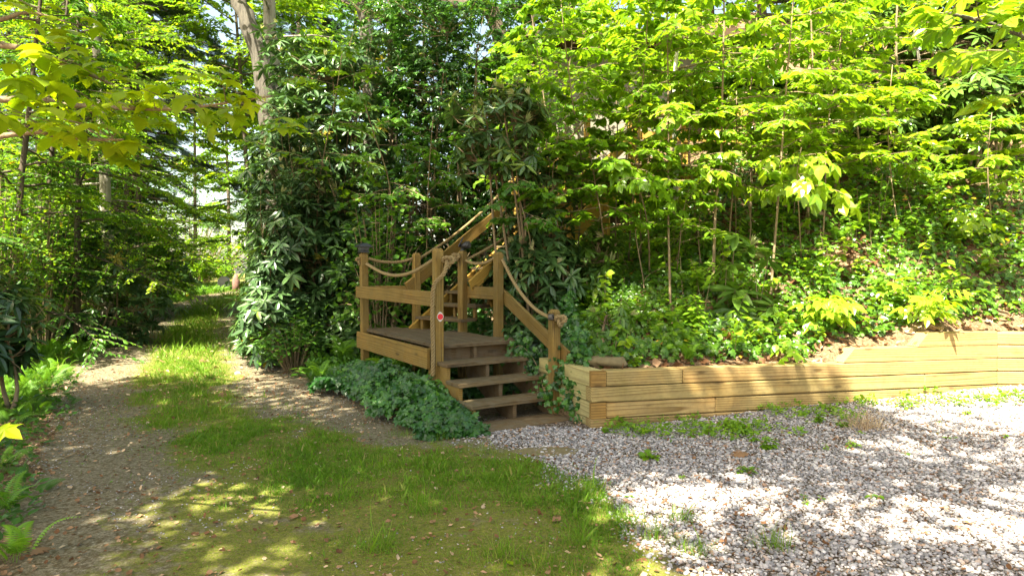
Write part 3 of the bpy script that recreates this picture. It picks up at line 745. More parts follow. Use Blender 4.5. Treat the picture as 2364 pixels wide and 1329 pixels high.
for t in (2.1,FL):
    for e in (-.0,.85):
        p=up_(t,e+(.064 if e>.5 else -.064)*0,0); zz=z_at(t)
        gz=float(surf_z(p[0],p[1])); post(p[0]+E2[0]*(.066 if e>.5 else -.066)*1.0,p[1]+E2[1]*(.066 if e>.5 else -.066),min(gz,zz)-.1,zz+.97,ang=math.atan2(D2[1],D2[0]),mat='wood_flight')
p=up_(3.2,.85,0); post(p[0],p[1]-.07,float(surf_z(p[0],p[1]))-.1,z_at(3.2)-.2,ang=math.atan2(D2[1],D2[0]),mat='wood_flight')

# ------------------------------------------------------------------ ropes, laid from three strands
def rope(label,pts,r=.0155,name='rope',parent=None,n=None,pitch=.10,tagit=True):
    P=curve3(pts,200); L=np.concatenate([[0],np.cumsum(np.linalg.norm(np.diff(P,axis=0),axis=1))]); n=max(24,int(L[-1]/.011))
    s=np.linspace(0,L[-1],n); C=np.stack([np.interp(s,L,P[:,i]) for i in range(3)],1)
    d=norm(np.gradient(C,axis=0)); x=unit(np.cross(d[0],[0.13,.2,1.])); X=[]
    for i in range(n):
        x=unit(x-d[i]*(x@d[i])); X.append(x)
    X=np.array(X); Y=np.cross(d,X); mb=MB()
    for k in range(3):
        a=s/pitch*2*np.pi+k*2.0944; c=C+(X*np.cos(a)[:,None]+Y*np.sin(a)[:,None])*r*.72
        tube(mb,c,r*.56,6)
    if parent is not None: return mb.build(name,MATS['rope'],parent,smooth=True)
    o=root(name,pts[0],label,'rope','rope swags between the stair posts')
    mb.build('strands',MATS['rope'],o,smooth=True); return o
def knot(o,c,size,rot=0,ax=0):
    t=np.linspace(0,2*np.pi,40)[:-2]; x=(np.sin(t)+2*np.sin(2*t))/3; y=(np.cos(t)-2*np.cos(2*t))/3; z=-np.sin(3*t)*.42
    p=np.stack([x,z,y],1)*size; cr,sr=math.cos(rot),math.sin(rot); p=np.stack([p[:,0]*cr-p[:,1]*sr,p[:,0]*sr+p[:,1]*cr,p[:,2]],1)
    rope('',c+p[::3],r=.0150,name='knot',parent=o,pitch=.08)
hL=np.array([*pBL,1.46]); hF=np.array([*pFL,1.50])
def sag(a,b,s,n=5):
    t=np.linspace(0,1,n)[:,None]; p=a*(1-t)+b*t; p[:,2]-=s*4*(t*(1-t))[:,0]; return list(p)
fu=-U3; fw=W3
# front swag with its knot and the long tail hanging beside the corner post
kF=hF+fu*.10+fw*.035+np.array([0,0,-.03])
o=rope('rope swag sagging along the front left of the landing',[hL+(-W3)*.0+fu*.05]+sag(hL+fu*.12,hF+U3*.10+np.array([0,0,.0]),.155)[1:-1]+[hF+U3*.07]);
knot(o,kF+fw*.028+np.array([0,0,.0]),.060,rot=.5)
o=rope('long rope end hanging beside the corner post with the red reflector',[kF+fw*.02,kF+fu*.03-fw*.035+np.array([0,0,-.12]),hF+fu*.065-fw*.075+np.array([0,0,-.27]),hF+fu*.05-fw*.085+np.array([0,0,-.55]),hF+fu*.055-fw*.08+np.array([0,0,-.85]),hF+fu*.06-fw*.085+np.array([0,0,-1.14])],r=.0175)
o=rope('rope along the back of the landing beside the solar cap post',sag(np.array([*pBL,1.53])+np.array([.04,.0,0]),np.array([*pBK,1.53])+np.array([-.04,0,0]),.05)); knot(o,np.array([*pBL,1.50])+np.array([-.075,.0,0]),.048,rot=.9)
o=rope('short rope between the middle posts above the fern',sag(np.array([*pR2,1.50])+np.array([.04,-.02,0]),np.array([*pR1,1.52])+np.array([-.04,0,0]),.05)); 
kc=np.array([*pR2,1.54])+np.array([-.075,-.05,0]); knot(o,kc,.046,rot=.3); rope('',[kc,kc+np.array([-.05,-.02,.0]),kc+np.array([-.09,-.02,-.07]),kc+np.array([-.10,-.02,-.13])],name='tail',parent=o)
a=np.array([*pR1,1.50])+np.array([.045,-.03,0]); b=np.array([*pRR,.93])+np.array([-.03,-.02,0])
o=rope('rope swag sloping down beside the lower steps to the short post',sag(a,b,.12)); knot(o,np.array([*pRR,.91])+np.array([.055,-.07,0]),.055,rot=.2)
a=np.array([*pBK,1.53])+np.array([.04,0,0]); b=up_(2.1,-.066,z_at(2.1)+.88)
rope('rope climbing the far side of the upper flight to its brown post',sag(a,b,.10)+sag(b,up_(FL,-.066,z_at(FL)+.9),.12)[1:])
a=np.array([*pR2,1.50])+np.array([.04,.02,0]); b=up_(2.1,.916,z_at(2.1)+.88)
rope('rope climbing the near side of the upper flight behind the leaves',sag(a,b,.16)+sag(b,up_(FL,.916,z_at(FL)+.9),.14)[1:])

# ------------------------------------------------------------------ small fittings on the posts
def frustum(mb,c,a,b,z0,z1,ang):
    ca,sa=math.cos(ang),math.sin(ang); V=[]
    for z,h in ((z0,a),(z1,b)):
        for p_,q_ in ((-h,-h),(h,-h),(h,h),(-h,h)): V.append((c[0]+p_*ca-q_*sa,c[1]+p_*sa+q_*ca,z))
    mb.add(V,[(3,2,1,0),(4,5,6,7),(0,1,5,4),(1,2,6,5),(2,3,7,6),(3,0,4,7)])
ang=math.atan2(U2[1],U2[0]); c=(pBL[0]-.02,pBL[1])
o=root('solar_post_cap',(*c,1.60),'black solar light capping the far left landing post','lamp')
mb=MB(); frustum(mb,c,.058,.058,1.602,1.622,ang); frustum(mb,c,.05,.042,1.622,1.632,ang); mb.build('base',MATS['black_plastic'],o)
mb=MB(); frustum(mb,c,.050,.058,1.632,1.672,ang); mb.build('diffuser',MATS['lamp_glass'],o)
mb=MB(); frustum(mb,c,.090,.090,1.672,1.680,ang); frustum(mb,c,.090,.045,1.680,1.715,ang); mb.build('roof',MATS['black_plastic'],o)
mb=MB(); frustum(mb,c,.040,.038,1.715,1.719,ang); mb.build('solar_panel',MATS['solar_glass'],o)
def cyl(mb,a,b,r0,r1,n=14): tube(mb,[a,a*.5+b*.5,b],[r0,(r0+r1)/2,r1],n)
c=np.array([*pR2,1.615])
o=root('spotlight',c,'black swivel spotlight with small panel on top of middle post','lamp')
mb=MB(); cyl(mb,c+[0,0,.0],c+[0,0,.035],.03,.012); mb.build('bracket',MATS['black_plastic'],o)
h0=c+np.array([-.03,.01,.055]); h1=c+np.array([.085,-.03,.072])
mb=MB(); tube(mb,[h0,h0*.6+h1*.4,h0*.3+h1*.7,h1],[.022,.034,.046,.047],14); mb.build('lamp_head',MATS['black_plastic'],o,smooth=True)
mb=MB(); dd=unit(h1-h0); cyl(mb,h1,h1+dd*.003,.038,.038); mb.build('lens',MATS['lamp_glass'],o)
mb=MB(); board(mb,c+np.array([-.045,-.0,.05]),c+np.array([.012,-.01,.16]),.075,.012,up=(.2,-.9,.3)); mb.build('solar_panel',MATS['solar_glass'],o)
c=np.array([*pRR,.94])-U3*.0+np.array([-.035,-.062,0])
o=root('solar_deck_light',c,'small black box light on the short post by the rope end','lamp')
fwd=unit(-W3*.25-U3*0+np.array([-.35,-.8,0])); sd=np.cross(fwd,Z3)
mb=MB(); board(mb,c-sd*.027,c+sd*.027,.058,.028,bev=.006); mb.build('housing',MATS['black_plastic'],o)
mb=MB(); board(mb,c+fwd*.0165-sd*.018+[0,0,.008],c+fwd*.0165+sd*.018+[0,0,.008],.026,.004,bev=.001); mb.build('window',MATS['lamp_glass'],o)
# red reflector on the corner post (faces the drive)
c=lo(-.035-.0455,.002,.93); nrm=-U3
o=root('reflector',c,'red round reflector on white diamond plate nailed to corner post','reflector')
def disc(mb,poly,c,ax,ay,n,th): prism(mb,poly,c,ax,ay,n,th)
k=22; pl=[]
for i in range(k):
    a=i*2*np.pi/k; r=.036+.013*abs(math.sin(a))**10; pl.append((r*math.cos(a),r*math.sin(a)))
mb=MB(); prism(mb,pl,c,W3,Z3,nrm,.003); mb.build('plate',MATS['reflector_plate'],o)
mb=MB(); prism(mb,[(.0295*math.cos(i*2*np.pi/k),.0295*math.sin(i*2*np.pi/k)) for i in range(k)],c+nrm*.003,W3,Z3,nrm,.005); mb.build('lens',MATS['reflector_red'],o)

# ------------------------------------------------------------------ retaining wall of stacked timbers
wl=root('retaining_wall',(.695,5.70,0),'stacked tan timber retaining wall stepping up beside the gravel','wall')
TH=.14
wdir=unit(np.array([1,.2694,0])); wn=np.array([-wdir[1],wdir[0],0])    # wn points into the bank
def wx(px,a=5.513,b=.2694):
    r=(px-CX)/F; return r*a/(1-b*r)
def timber(x0,x1,row,mat='wood_timber',cut=False,dz=0.):
    zt=lambda x: .50-row*TH-.011*(x-.695)
    p=lambda x:np.array([x,5.513+.2694*x,zt(x)-TH/2+dz])+wn*(TH/2)
    mb=MB(); jit=wn*rng.uniform(-.003,.003)
    if cut:
        a=p(x0)+jit; b=p(x1)+jit; L=np.linalg.norm(b-a); d=unit(b-a); pl=[(0,-TH/2+.003),(L,-TH/2+.003),(L,TH/2-.003),(.13,TH/2-.003)]
        prism(mb,pl,a-wn*TH/2,d,Z3,wn,TH)
    else: board(mb,p(x0)+jit,p(x1)+jit,TH-.007,TH,bev=.008)
    return mb.build('timber',MATS[mat],wl)
x0=.695; xE=wx(2303)
timber(x0+.14,wx(1577)-.003,0); timber(wx(1577)+.003,xE,0)
timber(x0,wx(2135),1); timber(wx(2135)+.003,xE,1)
timber(x0+.14,wx(1652),2); timber(wx(1652)+.003,xE,2)
timber(x0,wx(1900),3); timber(wx(1900)+.003,xE,3)
timber(wx(1948),xE,-1,cut=True); timber(wx(2120),xE,-2,cut=True)
# return side going back into the bank
rd=unit(np.array([-.30,.62,0])); rn=np.array([rd[1],-rd[0],0])
c0=np.array([x0,5.70,0])
for row,(s_,mat) in enumerate(((0,'wood_end'),(.14,'wood_timber_green'),(0,'wood_end'),(.14,'wood_timber_green'))):
    z=.50-row*TH-TH/2
    if row%2==0:
        mb=MB(); a=c0+np.array([0,0,z])+rn*.0+wdir*.07; prism(mb,[(0,-.069),(.139,-.069),(.139,.069),(0,.069)],c0+np.array([0,0,z])-wn*.002,wdir,Z3,wn,.05); mb.build('end_grain_block',MATS['wood_end'],wl)
        mb=MB(); a=c0+wn*.05+wdir*.07+np.array([0,0,z]); board(mb,c0+wdir*.068+wn*.048+[0,0,z],c0+wdir*.068+wn*.048+rd*.95+[0,0,z],TH-.003,TH-.006); mb.build('timber',MATS['wood_timber_green'],wl)
    else:
        mb=MB(); a=c0+wdir*.068+wn*.145+np.array([0,0,z]); board(mb,a,a+rd*.86,TH-.003,TH-.008); mb.build('timber',MATS['wood_timber_green'],wl)
B=np.array([xE+.004,wall_y(xE-.002)+.0,0.])
for row in range(-2,4):
    z=.45-row*TH-TH/2; mb=MB(); board(mb,B+[0,.07,z],B+[4.6,-.18,z],TH-.007,TH,bev=.008); mb.build('timber',MATS['wood_timber'],wl)

# ------------------------------------------------------------------ stones
def rock(label,c,r,seed,mat,group=None):
    rg=np.random.default_rng(seed); import bmesh
    bm=bmesh.new(); bmesh.ops.create_icosphere(bm,subdivisions=4,radius=1)
    V=np.array([v.co[:] for v in bm.verts]); F=[[v.index for v in f.verts] for f in bm.faces]; bm.free()
    n=sum(np.sin(V@rg.normal(size=3)*k+rg.uniform(0,6))/k for k in (1.5,2.2,3.1,4.5,6,9,13,17))*.13
    V=V*(1+n[:,None]); V[:,2]=np.clip(V[:,2],-.6,.62)+.0; V=V*np.array(r)+np.array(c)
    mb=MB(); mb.add(V,F); o=mb.build('rock',MATS[mat],smooth=True); return tag(o,label,'rock')
def onhill(px,py,off=0): return drop(px,py,off)
p=at(1405,838,6.02); rock('flat brown mossy rock resting behind the wall corner',(p[0],p[1]+.05,.535),(.17,.12,.075),3,'rock_mossy')
rock('low grey rock in the weeds left of the bottom step',(-.36,5.62,.0),(.14,.12,.09),5,'rock_mossy')
p=drop(1600,735); rock('rounded brown rock half buried in ivy up the bank',(p[0],p[1],p[2]+.03),(.09,.08,.07),8,'rock_mossy')
p=drop(1345,1050); rock('flat brown stone slab sunk in the gravel before the steps',(.25,4.98,.0),(.26,.13,.016),9,'rock_mossy')

# ------------------------------------------------------------------ the house on the bank and its raised deck
hs=root('house',(2.4,14.2,2.4),'grey house wall with brown eaves half hidden behind the leaves','house')
mb=MB(); board(mb,(.55,14.2,4.3),(4.9,14.2,4.3),3.7,.2,bev=.002); mb.build('wall',MATS['house_wall'],hs)
mb=MB(); board(mb,(4.9,14.1+.002,4.3),(4.9,18,4.3),3.7,.2,bev=.002)
mb.build('side_wall',MATS['wood_house'],hs)
mb=MB(); prism(mb,[(-.1,6.15),(5.6,6.15),(5.6,6.32),(-.1,6.32)],np.array([0,13.3,0]),(1,0,0),(0,0,1),(0,1,0),.04); mb.build('fascia',MATS['wood_house'],hs)
mb=MB(); mb.add([(-.1,13.34,6.2),(5.6,13.34,6.2),(5.6,14.3,6.2),(-.1,14.3,6.2),(-.1,13.34,6.33),(5.6,13.34,6.33),(5.6,17.5,7.3),(-.1,17.5,7.3),(-.1,17.5,6.2),(5.6,17.5,6.2)],[(0,3,2,1),(4,5,6,7),(0,1,5,4),(7,6,9,8)]); mb.build('roof',MATS['wood_house'],hs)
mb=MB()
for x in np.arange(.65,4.9,.6): board(mb,(x,14.085,2.5),(x,14.085,6.1),.02,.016,up=(1,0,0),bev=.001)
mb.build('wall_battens',MATS['house_wall'],hs)
mb=MB(); board(mb,(3.9,14.08,3.2),(3.9,14.08,5.3),.9,.03,up=(1,0,0)); mb.build('door',MATS['wood_house'],hs)
a=up_(FL,0,0); dk=root('raised_deck',(2.4,11.6,2.3),'yellowish timber deck with railing at the top of the stairway','deck')
DZ=3.14
mb=MB()
for i in range(18):
    y=11.35+i*.15; board(mb,(1.35 if y>11.4 else 1.9,y,DZ-.018),(4.1,y,DZ-.018),.143,.034,up=(0,1,0))
mb.build('deck_boards',MATS['wood_tread'],dk)
mb=MB(); board(mb,(1.95,10.86,DZ-.14),(4.1,11.25,DZ-.14),.22,.04); mb.build('rim_joist',MATS['wood_flight'],dk)
mb=MB(); board(mb,(1.95,10.90,DZ-.02),(4.1,11.29,DZ-.02),.5,.034,up=(0,1,0)); mb.build('edge_board',MATS['wood_tread'],dk)
for x in (2.0,2.95,3.55,4.1):
    y=10.86+(x-1.95)*.181+.07; post(x,y,float(surf_z(x,y))-.1,DZ+1.0 if x!=2.95 else DZ+.93,par=dk,mat='wood_flight' if x<3 else 'wood_post',ang=.18)
for dz in (.93,.48): rail(np.array([2.0,10.81,DZ+dz]),np.array([4.15,11.20,DZ+dz]),.14,par=dk,mat='wood_flight')
# arched brace boards under the top rail
mb=MB(); pl=[(0,0),(.95,0),(.95,.0-.17)]+[(.95-.95*i/10,-.17+.14*math.sin(i/10*math.pi)) for i in range(1,10)]+[(0,-.17)]
prism(mb,pl,np.array([2.04,10.79,DZ+.86]),unit(np.array([1,.181,0])),Z3,(0,1,0),.03); mb.build('arched_brace',MATS['wood_flight'],dk)
# ------------------------------------------------------------------ gravel, grass, ivy, litter
import bmesh
def stones_tm(seed,sub=2):
    rg=np.random.default_rng(seed); bm=bmesh.new(); bmesh.ops.create_icosphere(bm,subdivisions=sub,radius=.5)
    V=np.array([v.co[:] for v in bm.verts]); F=[[v.index for v in f.verts] for f in bm.faces]; bm.free()
    n=sum(np.sin(V@rg.normal(size=3)*k+rg.uniform(0,6))/k for k in (3,5,8))*.30
    V=V*(1+n[:,None])*np.array([1,rg.uniform(.65,.9),rg.uniform(.45,.65)]); return T(V,F)
def scatter(n,x0,x1,y0,y1,dens,pw=1.0):
    """random spots on the land; nearer strips get their share of the picture"""
    y=y0*(y1/y0)**rng.random(n) if pw>1 else rng.uniform(y0,y1,n)
    x=rng.uniform(x0,x1,n); k=rng.random(n)<dens(x,y); return x[k],y[k]
def seen(x,y,m=.12): return (np.abs(x/y)<.788+m/y)
x=[];y=[]
for (y0,y1,n) in ((2.5,3.6,38000),(3.6,4.8,42000),(4.8,6.2,38000),(6.2,7.2,14000)):
    X=rng.uniform(-.9,5.6,n); Y=rng.uniform(y0,y1,n); x.append(X);y.append(Y)
x=np.concatenate(x);y=np.concatenate(y)
gv=masks(x,y)[0]; k=(rng.random(len(x))<gv**1.5)&seen(x,y)&((x<.6)|(y<wall_y(x)-.01))&~((x<.62)&(y>5.55+.3*x)&(x>-.3)&(y>5.75)); x=x[k];y=y[k]
z=ground_z(x,y); n=len(x); sz=rng.gamma(4.5,.0036,n).clip(.007,.040)
kind=rng.integers(0,6,n); G=Leaves()
d=rand_dirs(n); d[:,2]*=.25; upv=np.array([0,0,1.])+rng.normal(size=(n,3))*.22
for j in range(6):
    mk=kind==j; G.add(stones_tm(40+j,2 if j<2 else 1),np.stack([x,y,z+sz*.12],1)[mk],d[mk],upv[mk],sz[mk],rng.random(mk.sum()))
o=G.build('gravel','pebble',smooth=True); tag(o,'loose pale river pebbles covering the parking area','gravel',kind='stuff')
# tiny stones in the drive
x=rng.uniform(-5.5,1.2,26000); y=rng.uniform(2.6,11,26000); gv,gr,ms,lt,dc,s=masks(x,y)
k=(rng.random(len(x))<np.clip(.75-gr,0,.75)*(fbm(x,y,.8,31)>.42)*(dc<1.4))&seen(x,y); x=x[k];y=y[k]; n=len(x); G=Leaves(); z=ground_z(x,y); sz=rng.uniform(.006,.017,n)
G.add(stones_tm(50,1),np.stack([x,y,z+.002],1),rand_dirs(n)*[1,1,.2],np.array([0,0,1.])+rng.normal(size=(n,3))*.2,sz,rng.random(n)*.8)
o=G.build('drive_gravel','pebble',smooth=True); tag(o,kind='stuff')
# grass
def grass(n,x0,x1,y0,y1,h,dens,vr=(.1,.95),wd=.10,lean=.5):
    x=rng.uniform(x0,x1,n); y=rng.uniform(y0,y1,n); dn=dens(x,y); k=(rng.random(n)<dn)&seen(x,y); x=x[k];y=y[k];dn=dn[k]; n=len(x)
    hh=h*rng.uniform(.35,1.25,n)*(.45+.8*np.clip(dn,0,1))*np.where(rng.random(n)<.03,2.1,1)*(.6+.8*vnoise(x,y,.13,77)); d=rng.normal(size=(n,3))*lean; d[:,2]=1
    v=np.clip(vr[0]+(vr[1]-vr[0])*fbm(x,y,.6,51)+rng.normal(size=n)*.16,0,.97); v=np.where(rng.random(n)<.05,1,v)
    return (T_BLADE,np.stack([x,y,ground_z(x,y)-.002],1),d,rand_dirs(n)*[1,1,.1],hh,v,wd*rng.uniform(.7,1.3,n)*np.clip(.045/h,.5,1.4)), n
g=Leaves()
gd=lambda x,y:masks(x,y)[1]**1.25*.95
for a in ((90000,-3.0,1.3,2.7,4.2,.022),(130000,-4.2,.9,4.2,6.2,.026),(90000,-7.5,-1.0,6.2,10,.042)):
    q,_=grass(*a,gd); g.add(*q[:6],wscale=q[6])
for a in ((60000,-16,-4,10,20,.10),(30000,-24,-8,20,42,.2)):
    q,_=grass(*a,lambda x,y:np.clip(masks(x,y)[1]*1.1,0,1)*(surf_z(x,y)<ground_z(x,y)+.05),wd=.16); g.add(*q[:6],wscale=q[6])
x=rng.uniform(-4,1.3,16000); y=rng.uniform(2.6,7,16000); k=(rng.random(len(x))<.6*gd(x,y)*(fbm(x,y,.2,171)>.5))&seen(x,y); x=x[k];y=y[k]; n=len(x); d=rng.normal(size=(n,3)); d[:,2]=.2
g.add(T_HEART,np.stack([x,y,ground_z(x,y)+rng.uniform(.005,.03,n)],1),d,np.array([0,0,1.])+rng.normal(size=(n,3))*.3,rng.uniform(.010,.022,n),rng.uniform(.3,.8,n))
# longer tufts at the gravel edge and on the strip between the wheel tracks
TF=[(.62,3.55),(.75,3.35),(.55,3.75),(.9,3.2),(-.05,3.15),(.2,3.05),(.35,3.3),(-.65,3.25),(.95,3.6),(-2.3,5.1),(-2.6,6.3),(-3.1,7.1),(-3.6,7.8),(.05,3.9),(-.5,3.75),(.48,4.05),(1.3,3.25),(-.2,4.9),(-.9,5.45),(-.6,5.35)]
for cx,cy_ in TF:
    q,_=grass(420,cx-.16,cx+.16,cy_-.10,cy_+.10,.085,lambda x,y:blob(x,y,cx,cy_,.12,.08),vr=(.3,1.1),wd=.05,lean=.38); g.add(*q[:6],wscale=q[6])
o=g.build('grass','leaf_grass'); tag(o,'short green grass growing through the drive','grass',kind='stuff')
# ferny ground cover on the left verge
x=rng.uniform(-24,-2.4,26000); y=5.5+rng.random(26000)**1.2*26; dc,s=polydist(x,y,DRIVE); e=1.35+.5*(fbm(x,y,1.1,61)-.5)
k=(s>0)&(dc>e)&(dc<e+2.8+y*.14)&seen(x,y,1)&(rng.random(len(x))<.9); x=x[k];y=y[k];dc=dc[k]; n=len(x); g=Leaves()
d=rng.normal(size=(n,3))*.8; d[:,2]=.75
g.add(T_FERN,np.stack([x,y,ground_z(x,y)],1),d,rand_dirs(n,1.5),(.19+.008*y)*rng.uniform(.7,1.3,n)*sst(1.2,1.9,dc+.5),np.clip(.25+.5*fbm(x,y,1.2,3)+rng.normal(size=n)*.12,0,1))
o=g.build('fern_ground_cover','leaf_fern'); tag(o,'bright low ferns covering the verge left of the drive','ground cover',kind='stuff')
# ferny cover at the foot of the rhododendrons right of the drive
x=np.concatenate([rng.uniform(-14,-.6,7000),rng.uniform(-5,-.8,9000)]); y=np.concatenate([rng.uniform(5.8,24,7000),rng.uniform(6,11.5,9000)]); dc,s=polydist(x,y,DRIVE)
k=(s<0)&(dc>1.35+.5*(fbm(x,y,.9,71)-.5))&(dc<2.6)&seen(x,y,.5); x=x[k];y=y[k]; n=len(x); g=Leaves()
d=rng.normal(size=(n,3))*.8; d[:,2]=.7; d[:,0]-=.3
g.add(T_OVAL,np.stack([x,y,surf_z(x,y)+rng.uniform(0,.22,n)],1),d,np.array([0,-.2,1.])+rng.normal(size=(n,3))*.4,rng.uniform(.05,.10,n),np.clip(.3+.5*fbm(x,y,.8,3)+rng.normal(size=n)*.15,0,1))
k=rng.random(n)<.25
g.add(T_FERN,np.stack([x,y,surf_z(x,y)],1)[k],d[k],rand_dirs(k.sum(),1.5),rng.uniform(.14,.26,k.sum()),rng.uniform(.1,.7,k.sum()))
o=g.build('verge_plants','leaf_mid'); tag(o,'low leafy plants and ferns along the foot of the rhododendrons','ground cover',kind='stuff')
# leafy undergrowth standing in the ivy of the bank
x=rng.uniform(.7,9,9000); y=rng.uniform(5.9,12,9000); d_,s_=polydist(x,y,TOE)
k=(s_>0)&(d_>.15)&(x>.65)&(y>wall_y(x)+.15)&seen(x,y,.3)&(fbm(x,y,.6,131)>.50); x=x[k];y=y[k]; n=len(x); g=Leaves()
for q_ in range(3):
    hh=rng.uniform(.05,.32,n); d=rng.normal(size=(n,3)); d[:,2]=rng.uniform(-.5,.3,n)
    g.add((T_OVAL,T_HEART,T_OVAL)[q_],np.stack([x+rng.normal(size=n)*.06,y+rng.normal(size=n)*.06,hill_z(x,y)+hh],1),d,np.array([0,-.3,1.])+rng.normal(size=(n,3))*.35,rng.uniform(.05,.11,n),np.clip(.35+.6*(fbm(x,y,.9,8)-.4)+rng.normal(size=n)*.2,0,1))
o=g.build('undergrowth','leaf_spring'); tag(o,'mixed bright green undergrowth standing above the ivy of the bank','undergrowth',kind='stuff')
g=Leaves(); mbx=MB(); ns=0
for i in range(420):
    x0=rng.uniform(.9,8.5); y0=rng.uniform(6.0,11.5)
    if y0<wall_y(x0)+.3 or abs(x0/y0)>.85 or fbm(x0,y0,.9,151)<.40: continue
    d_,s_=polydist(np.array([x0]),np.array([y0]),TOE)
    if s_[0]<=0: continue
    z0=float(hill_z(x0,y0)); h=rng.uniform(.2,.75); ln=np.array([rng.normal()*.12,-.1+rng.normal()*.1,h]); q=curve3([(x0,y0,z0-.03),np.array([x0,y0,z0])+ln*.5+[0,.03,0],np.array([x0,y0,z0])+ln],5)
    if ns<260: tube(mbx,q,np.linspace(.004,.002,5),3,cap=False); ns+=1
    m_=int(rng.integers(8,20)); t_=rng.uniform(.35,1,m_); p_=np.stack([np.interp(t_*4,np.arange(5),q[:,k]) for k in range(3)],1); a_=rng.uniform(0,6.28,m_)
    g.add((T_OVAL,T_HEART,T_LONG)[i%3],p_,np.stack([np.cos(a_),np.sin(a_)*.8-.2,rng.uniform(-.7,.1,m_)],1),np.array([0,-.25,1.])+rng.normal(size=(m_,3))*.25,rng.uniform(.07,.13,m_),np.clip(rng.uniform(.25,.95)+rng.normal(size=m_)*.1,0,.95))
o=g.build('undergrowth','leaf_spring'); tag(o,'taller leafy shoots standing all over the ivy bank','undergrowth',kind='stuff')
o['_o']=[0.,0.,0.]; mbx.build('stems',MATS['bark_twig'],o)
# weedy patches in the gravel along the wall
x=rng.uniform(.8,5.8,9000); y=rng.uniform(4.4,6.95,9000)
wy=wall_y(x)-y; pt=blob(x,y,1.65,5.45,.55,.35)+.8*blob(x,y,2.7,5.85,.45,.3)+.9*blob(x,y,4.6,6.2,.75,.3)+.7*blob(x,y,.95,5.55,.25,.2)+.5*blob(x,y,3.6,6.2,.5,.25)+.35*np.exp(-(wy/.12)**2)
k=(wy>.02)&(fbm(x,y,.16,161)*1.1<pt+.06)&(fbm(x,y,.10,165)>.42)&(rng.random(len(x))<.75); x=x[k];y=y[k]; n=len(x); g=Leaves()
for q_ in range(3):
    d=rng.normal(size=(n,3)); d[:,2]=rng.uniform(-.1,.9,n); g.add((T_OVAL,T_LONG,T_OVAL)[q_],np.stack([x+rng.normal(size=n)*.02,y+rng.normal(size=n)*.02,ground_z(x,y)+rng.uniform(.01,.07,n)],1),d,np.array([0,-.2,1.])+rng.normal(size=(n,3))*.4,rng.uniform(.022,.055,n),rng.uniform(.2,.9,n))
o=g.build('low_weeds','leaf_spring'); tag(o,'patches of small green weeds in the gravel along the wall','weeds',kind='stuff')
# dark weeds bottom left
x=rng.uniform(-7,-1.6,12000); y=rng.uniform(2.2,8.5,12000); e=-.5-.61*y
k=(x<e+.25*(fbm(x,y,.5,5)-.5)*2)&seen(x,y,.3); x=x[k];y=y[k]; n=len(x); g=Leaves(); d=rng.normal(size=(n,3)); d[:,2]=.35
g.add(T_OVAL,np.stack([x,y,ground_z(x,y)+rng.uniform(.0,.09,n)],1),d,np.array([0,0,1.])+rng.normal(size=(n,3))*.4,rng.uniform(.03,.075,n),rng.uniform(.0,.6,n))
k=rng.random(n)<.10; g.add(T_FERN,np.stack([x,y,ground_z(x,y)],1)[k],d[k]+[0,0,.4],rand_dirs(k.sum(),1.5),rng.uniform(.10,.2,k.sum()),rng.uniform(.1,.7,k.sum()))
o=g.build('weeds','leaf_mid'); tag(o,'dark low weeds beside the drive at the near left','weeds',kind='stuff')

def ivy_on(n,x0,x1,y0,y1,keep,zf,size,hgt,seed,facing=(0,-.75,.8),mat='leaf_ivy_hill',name='ivy_ground_cover'):
    rg=np.random.default_rng(seed); x=rg.uniform(x0,x1,n); y=y0+(y1-y0)*rg.random(n)**1.25; k=keep(x,y)&seen(x,y,.3); x=x[k];y=y[k]; n=len(x)
    h=rg.random(n)*hgt*(.3+1.1*fbm(x,y,.7,seed)); nr=np.array(facing)+rg.normal(size=(n,3))*.38; d=rg.normal(size=(n,3)); d[:,2]-=.55; d-=norm(nr)*(d*norm(nr)).sum(1)[:,None]*.85
    v=np.clip(.12+.75*fbm(x,y,.8,seed+3)+rg.normal(size=n)*.15,0,.96); v=np.where(rg.random(n)<.004,1,v)
    L=Leaves(); L.add(T_IVY,np.stack([x,y,zf(x,y)+h],1),d,nr,size*rg.uniform(.55,1.3,n),v); return L.build(name,mat)
def hill_keep(x,y):
    d,s=polydist(x,y,TOE); nn=fbm(x,y,.9,81)+.35*fbm(x,y,.3,85)
    th=.41-.0*x+.22*np.clip(1-(d-.0)/.7,0,1)*(x>.9)+.10*sst(5.5,7.2,x-.1*y)+.25*sst(3.2,4.6,d)*sst(1,3,x)
    return (s>0)&(d>.12)&(x>.62-.0)&(nn>th-.02+.0*rng.random(x.shape))
rs=np.random.default_rng(5)
o=ivy_on(36000,.6,11,5.8,11.5,hill_keep,hill_z,.075,.16,4); tag(o,'ivy covering the bank above the timber retaining wall','ivy',kind='stuff')
def ivy_mid(x,y):
    d,s=polydist(x,y,TOE); return (s>0)&(x<.72)&(x>-1.1)&(((x-P0[0])*W2[0]+(y-P0[1])*W2[1])>.98)
o=ivy_on(7000,-1.,.75,6.0,9.5,ivy_mid,lambda x,y:surf_z(x,y)+.0,.07,.42,6,mat='leaf_ivy',name='ivy_beside_steps'); tag(o,'dark ivy growing up the bank beside the lower steps','ivy',kind='stuff')
